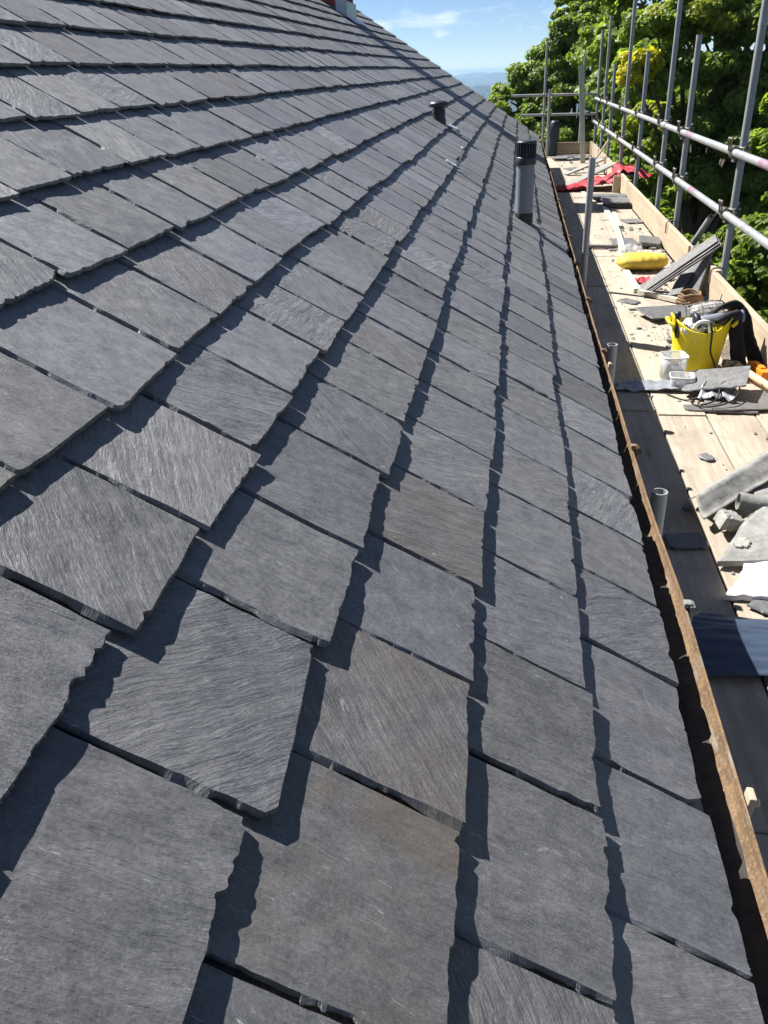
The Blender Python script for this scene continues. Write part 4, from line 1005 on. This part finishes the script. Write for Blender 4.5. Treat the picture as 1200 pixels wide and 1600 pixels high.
# blue sheet
def bluefold(P, u, v):
    P[..., 2] += .035 * np.sin(np.clip(v, 0, 1) * math.pi) ** .7 + .012 * np.sin(u * 5 + v * 2)
    P[..., 1] += .03 * np.sin(u * math.pi) - .05 * (u - .3) ** 2
    return P
me = sheet('blue_sheet', np.random.default_rng(71), [(.17, 1.86, PZ + .006), (.92, 1.80, PZ + .02), (.95, 2.08, PZ + .02), (.17, 2.17, PZ + .006)], 70, 40, .007, (6, 14), .002, bluefold)
tag(link('blue_sheet', me, 'blue_plastic'), 'dark blue plastic sheet crumpled over the boards', 'sheet')
# dark tarp roll at the far end
bm = bmesh.new(); rgn = random.Random(4)
lathe(bm, [(.0005, 0), (.085, 0), (.095, .05), (.088, .2), (.097, .36), (.09, .5), (.10, .58), (.06, .62), (.0005, .62)], 14, Matrix.Translation((.31, 17.35, PZ)) @ Matrix.Rotation(R(3), 4, 'Y'))
for vtx in bm.verts: vtx.co += Vector((rgn.uniform(-.008, .008), rgn.uniform(-.008, .008), 0))
tag(link('tarp_roll', frombm('tarp_roll', bm), 'dark_tarp'), 'dark rolled tarpaulin standing at the far platform corner', 'tarpaulin')

# ------------------------------------------------------------------ crumbs and chips over the boards
rc = np.random.default_rng(90); V = []; F = []; SCv = []; TN = []
def crumb(x, y, sz):
    b = len(V); k = 6; ph = rc.uniform(0, 6)
    h = sz * rc.uniform(.15, .5)
    for q in range(k):
        a = ph + 2 * math.pi * q / k; rr_ = sz * rc.uniform(.5, 1)
        V.append((x + rr_ * math.cos(a), y + rr_ * math.sin(a), PZ + .0025))
    for q in range(k):
        p = V[b + q]; V.append((x + (p[0] - x) * .7, y + (p[1] - y) * .7, PZ + .0025 + h * rc.uniform(.7, 1)))
    for q in range(k): F.append((b + q, b + (q + 1) % k, b + k + (q + 1) % k, b + k + q))
    F.append(tuple(b + k + q for q in range(k)))
for _ in range(620):
    y = rc.uniform(1.2, 17); x = rc.uniform(.42, 1.01) if rc.uniform() < .85 else rc.uniform(.18, .42); crumb(x, y, rc.exponential(.004) + .002)
for _ in range(500):
    c = [(.88, 9.2, .12, .7), (.9, 7.5, .1, .4), (.6, 15.6, .18, .5), (.8, 6.3, .12, .2), (.62, 5.2, .1, .25), (.7, 2.7, .12, .2), (.62, 4.75, .06, .1)][rc.integers(7)]
    crumb(min(1.0, max(.42, rc.normal(c[0], c[2]))), rc.normal(c[1], c[3]), rc.exponential(.008) + .003)
o = link('crumbs', pydata('crumbs', V, F), 'mortar_dirty'); o['kind'] = 'stuff'; tag(o, 'loose mortar crumbs and slate chips scattered on the boards', 'debris')
rk = random.Random(12)
for i, (x, y, sz, lb) in enumerate(((.64, 5.08, .035, 'flat stone chip on the boards left of the bucket'), (.60, 4.95, .022, 'smaller stone chip close to the bucket foot'), (.70, 5.25, .03, 'lump of mortar behind the yellow bucket'), (.86, 6.75, .05, 'mortar lump between the leaning slates and the yellow sack'), (.93, 8.0, .03, 'dark stone against the toe board beyond the sack'), (.76, 9.0, .02, 'twig-sized slate splinter next to the short batten'))):
    shard('stone_chip', [(sz * math.cos(a) * rk.uniform(.7, 1.2), sz * math.sin(a) * rk.uniform(.6, 1)) for a in (0, 1.1, 2.2, 3.3, 4.4, 5.4)], 0, sz * .5, 'mortar_dirty', lb, (0, 0, rk.uniform(0, 90)), (x, y, PZ + .003), 200 + i, 'stone')

# ------------------------------------------------------------------ trees
def leaves_mesh(name, blobs, seed, size, per=520, yellow=()):
    r = np.random.default_rng(seed); Cs = []; Ns = []; T = []
    for bi, (cx_, cy_, cz_, rad) in enumerate(blobs):
        # each blob is broken into twig clumps so that gaps and dark pockets appear
        nc = max(14, int(46 * rad * rad))
        d = r.normal(size=(nc, 3)); d /= np.linalg.norm(d, axis=1)[:, None]
        d[:, 2] = np.abs(d[:, 2]) * 1.1 - .42
        rc_ = rad * r.uniform(.55, 1.05, nc)
        cc = np.array([cx_, cy_, cz_]) + d * rc_[:, None] * np.array([1, 1, .85])
        cr = np.clip(rad, .45, .9) * r.uniform(.16, .36, nc)
        yl = 1.0 if bi in yellow else (0.28 if yellow and r.uniform() < .25 else 0.0)
        for q in range(nc):
            n = int(per * cr[q] ** 1.7 * 4.0 / (size / .14) ** 2) + 10
            u = r.normal(size=(n, 3)); u /= np.linalg.norm(u, axis=1)[:, None]
            pr = cr[q] * r.uniform(.35, 1.0, n) ** .6
            P = cc[q] + u * pr[:, None] * np.array([1.15, 1.15, .7])
            nn_ = u * .55 + d[q] * .45 + np.array([-.25, -.05, .55]) + r.normal(0, .6, (n, 3))
            nn_ /= np.linalg.norm(nn_, axis=1)[:, None]
            Cs.append(P); Ns.append(nn_)
            tt = np.zeros((n, 2)); tt[:, 0] = np.clip(r.normal(.5, .22, n) + r.normal(0, .15), 0, 1)
            tt[:, 1] = np.clip(yl * r.uniform(.1, 1.15, n), 0, 1)
            T.append(tt)
    P = np.vstack(Cs); Nn = np.vstack(Ns); T = np.vstack(T); n = len(P); print('LEAVES', name, n)
    ref = r.normal(size=(n, 3)); ref[:, 2] -= .6
    ax = ref - Nn * (ref * Nn).sum(1)[:, None]; ax /= np.linalg.norm(ax, axis=1)[:, None]; bx = np.cross(Nn, ax)
    s = size * r.uniform(.6, 1.25, n)
    # broad leaf: six points, folded along the midrib
    shp = [(-.5, 0, 0), (-.18, .36, .07), (.22, .34, .05), (.58, 0, -.06), (.22, -.34, .05), (-.18, -.36, .07)]
    V = np.stack([P + ax * (a * s)[:, None] + bx * (b * s)[:, None] + Nn * (c * s)[:, None] for a, b, c in shp], 1).reshape(-1, 3)
    base = np.arange(n) * 6
    q1 = np.stack([base, base + 3, base + 2, base + 1], 1); q2 = np.stack([base, base + 5, base + 4, base + 3], 1)
    loops = np.stack([q1, q2], 1).reshape(-1)
    me = bpy.data.meshes.new(name)
    me.vertices.add(len(V)); me.vertices.foreach_set('co', V.astype(np.float32).ravel())
    me.loops.add(len(loops)); me.loops.foreach_set('vertex_index', loops.astype(np.int32))
    me.polygons.add(2 * n); me.polygons.foreach_set('loop_start', (np.arange(2 * n) * 4).astype(np.int32))
    try: me.polygons.foreach_set('loop_total', np.full(2 * n, 4, np.int32))
    except Exception: pass
    me.update(calc_edges=True); me.validate()
    a = me.attributes.new('tone', 'FLOAT_COLOR', 'POINT')
    col = np.zeros((len(V), 4), np.float32); col[:, :2] = np.repeat(T, 6, axis=0); col[:, 3] = 1
    a.data.foreach_set('color', col.ravel())
    return me
def limb(bm, pts, r0, r1, n=8):
    P = spline(pts, 5); rings = []; m_ = len(P)
    for i, p in enumerate(P):
        t = (P[min(i + 1, m_ - 1)] - P[max(i - 1, 0)]).normalized(); x = t.orthogonal().normalized(); y = t.cross(x); rr_ = r0 + (r1 - r0) * i / (m_ - 1)
        rings.append([bm.verts.new(p + x * rr_ * math.cos(2 * math.pi * k / n) + y * rr_ * math.sin(2 * math.pi * k / n)) for k in range(n)])
    for A, B in zip(rings, rings[1:]):
        for k in range(n):
            f = bm.faces.new((A[k], A[(k + 1) % n], B[(k + 1) % n], B[k])); f.smooth = True
    bm.faces.new(rings[-1])
def tree(name, base, fork, blobs, size, label, seed, r0=.25, per=520, yellow=(), cat='tree', group=None):
    t = empty(name, base, label, cat, group); rr_ = random.Random(seed)
    bm = bmesh.new(); B, Fk = Vector(base), Vector(fork)
    limb(bm, [B, B.lerp(Fk, .5) + Vector((rr_.uniform(-.15, .15), rr_.uniform(-.15, .15), 0)), Fk], r0, r0 * .7, 12)
    link('trunk', frombm('trunk', bm), 'bark', t)
    for b in blobs:
        c = Vector(b[:3]); bm = bmesh.new(); st = B.lerp(Fk, rr_.uniform(.7, 1.0))
        mid = st.lerp(c, .5) + Vector((rr_.uniform(-.3, .3), rr_.uniform(-.3, .3), rr_.uniform(-.1, .3)))
        limb(bm, [st, mid, c], r0 * .33, r0 * .07, 6); link('limb', frombm('limb', bm), 'bark', t)
    link('crown', leaves_mesh('crown', blobs, seed, size, per, yellow), 'leaf_green', t)
    return t
rt = random.Random(77)
T1 = [(-.62, 27.2, .15, .75), (-.05, 27.4, .62, .85), (.62, 27.2, 1.0, .95), (1.25, 27.0, 1.75, .95), (1.05, 27.5, 2.35, .5), (1.85, 27.6, 2.35, .85), (2.15, 27.0, 1.5, 1.0),
      (.25, 26.8, -.35, 1.0), (1.2, 26.6, .25, 1.05), (2.2, 26.5, .35, 1.1), (2.9, 26.9, 1.2, .95), (-.5, 26.9, -.7, .85), (.8, 26.4, -.95, 1.05), (1.9, 26.2, -.9, 1.1), (2.9, 26.3, -.5, 1.1), (-.95, 27.3, -.35, .55), (1.4, 28.2, 2.9, .8)]
tree('broadleaf_tree', (1.3, 27.4, GZ), (1.3, 27.3, -1.6), T1, .10, 'dark green broadleaf tree farthest back, left of the tall poles', 101, .3, 300)
T2 = [(1.95, 16.9, 1.55, .62), (1.70, 16.2, 1.02, .36), (2.55, 16.8, 1.75, .75), (3.25, 17.0, 1.75, .8), (4.0, 16.9, 1.6, .85), (2.25, 16.6, .75, .62), (2.95, 16.5, .85, .75), (3.75, 16.5, .6, .8),
      (4.5, 16.6, .8, .8), (2.1, 16.9, -.05, .65), (2.8, 16.4, -.1, .7), (3.5, 16.2, -.3, .75), (4.3, 16.3, -.2, .8), (2.2, 16.6, -.9, .75), (3.0, 16.2, -1.0, .8), (3.9, 16.1, -1.1, .85), (2.9, 17.3, 2.5, .8), (3.9, 17.2, 2.5, .85), (1.55, 16.15, .82, .2), (2.3, 17.2, 2.2, .5)]
tree('broadleaf_tree', (3.1, 17.4, GZ), (3.1, 17.2, -1.6), T2, .083, 'leafy tree behind the poles with a bright yellow tuft', 102, .24, 360, yellow=(1, 18))
T3 = [(2.75, 10.9, -.05, .55), (3.3, 11.1, .45, .6), (3.55, 11.4, -.35, .7), (2.75, 10.9, -.95, .55), (3.2, 10.6, -1.35, .65), (3.9, 10.8, -1.0, .7), (2.35, 11.1, -1.65, .55), (3.0, 10.4, -2.1, .7), (3.7, 10.4, -2.0, .75), (2.9, 11.4, .55, .4), (4.0, 11.3, .4, .7)]
tree('broadleaf_tree', (3.3, 11.4, GZ), (3.3, 11.3, -2.3), T3, .072, 'nearest green tree at the right edge behind the guard rails', 103, .2, 420)
T4 = [(2.05, 8.0, -1.55, .42), (2.5, 7.9, -1.35, .45), (2.55, 7.5, -2.0, .5), (3.0, 7.7, -1.7, .5), (1.95, 8.4, -2.2, .5), (2.4, 7.1, -2.7, .55), (3.0, 7.0, -2.5, .6)]
tree('shrub', (2.5, 8.0, GZ), (2.5, 7.9, -3.0), T4, .06, 'light green bushy shrub low at the right below the toe board', 104, .1, 620, cat='shrub')
T5 = [(1.9, 13.6, -1.6, .6), (2.5, 13.4, -1.7, .65), (1.8, 13.2, -2.4, .6), (2.5, 12.9, -2.6, .7), (1.75, 14.2, -1.1, .45), (2.0, 19.5, -1.3, .9), (1.2, 20.2, -1.2, .8), (.6, 20.5, -1.6, .8), (1.4, 19.8, -2.3, .9)]
tree('shrub', (1.9, 15.5, GZ), (1.9, 15.5, -3.2), T5, .09, 'dark leafy undergrowth behind the lower guard rail', 105, .12, 380, cat='shrub')

T6 = [(2.4 + 1.3 * (i % 6) + rt.uniform(-.3, .3), rt.uniform(20, 22.5), -3.6 + 1.3 * (i // 6) + rt.uniform(-.3, .3), rt.uniform(1.05, 1.3)) for i in range(42)]
tree('broadleaf_tree', (6.0, 21.5, GZ), (6.0, 21.3, -2.5), T6, .155, 'dense tree filling the background behind the yellow-tufted tree', 106, .28, 170)
T7 = [(rt.uniform(2.3, 5.0), rt.uniform(12.6, 14.6), rt.uniform(-4.4, -1.5), rt.uniform(.6, .85)) for _ in range(16)]
tree('shrub', (3.4, 13.5, GZ), (3.4, 13.5, -4.2), T7, .105, 'shadowy hedge growth below the trees at right', 107, .12, 300, cat='shrub')

# ------------------------------------------------------------------ ground, far country
gx = np.concatenate([np.linspace(-9000, -400, 30), np.linspace(-300, 300, 21), np.linspace(400, 9000, 30)])
gy = np.concatenate([np.linspace(-9000, -200, 14), np.linspace(-100, 60, 9), np.geomspace(80, 9000, 46)])
GX, GY = np.meshgrid(gx, gy, indexing='ij'); rr2 = np.hypot(GX, GY - 5)
rq = np.random.default_rng(5)
base = np.interp(rr2, [0, 45, 120, 500, 1500, 3000, 5000, 9000], [GZ, GZ, -11, -60, -100, -85, -55, -30])
nz = vnoise2(rq, (60, 60), (GX + 9000) / 18000, (GY + 9000) / 18000) * 24 + vnoise2(rq, (140, 140), (GX + 9000) / 18000, (GY + 9000) / 18000) * 10
GZv = base + nz * np.clip((rr2 - 200) / 1500, 0, 1)
V = np.stack([GX, GY, GZv], -1).reshape(-1, 3); nyy = len(gy)
F = [(i * nyy + j, (i + 1) * nyy + j, (i + 1) * nyy + j + 1, i * nyy + j + 1) for i in range(len(gx) - 1) for j in range(nyy - 1)]
g = link('ground', pydata('ground', V, F, True), 'ground_grass'); g['kind'] = 'structure'
# far woods: rough tree-crown masses over the valley, one mass
V = []; F = []
ico = bmesh.new(); bmesh.ops.create_icosphere(ico, subdivisions=1, radius=1); iv = [v.co.copy() for v in ico.verts]; fi = [tuple(v.index for v in f.verts) for f in ico.faces]; ico.free()
rw = random.Random(3)
for _ in range(2600):
    y = rw.uniform(350, 3800); x = y * rw.uniform(-.16, .10)
    r2 = math.hypot(x, y - 5); zb = float(np.interp(r2, [0, 45, 120, 500, 1500, 3000, 5000, 9000], [GZ, GZ, -11, -60, -100, -85, -55, -30])) - 4
    s = rw.uniform(6, 13) * (1 + y / 2500); b = len(V)
    for q in iv: V.append((x + q.x * s * rw.uniform(.7, 1.3), y + q.y * s * rw.uniform(.7, 1.2), zb + 4 + q.z * s * rw.uniform(.6, 1.0)))
    F += [tuple(b + q for q in f) for f in fi]
o = link('far_woods', pydata('far_woods', V, F), 'ground_grass'); o['kind'] = 'stuff'; tag(o, 'distant blue-hazed wooded valley between roof and trees', 'woods')

# ------------------------------------------------------------------ haze
bm = bmesh.new(); add_box(bm, (18200, 18200, 300), Matrix.Translation((0, 0, -300 / 2 + 8)))
hz = bpy.data.materials.new('haze_air'); hz.use_nodes = True; hn = hz.node_tree.nodes; hn.clear()
ho = hn.new('ShaderNodeOutputMaterial'); hv = hn.new('ShaderNodeVolumePrincipled')
hv.inputs['Color'].default_value = (.42, .64, .92, 1); hv.inputs['Density'].default_value = .00017; hv.inputs['Anisotropy'].default_value = .3
hz.node_tree.links.new(hv.outputs[0], ho.inputs['Volume'])
o = link('haze', frombm('haze', bm), hz); o['kind'] = 'stuff'
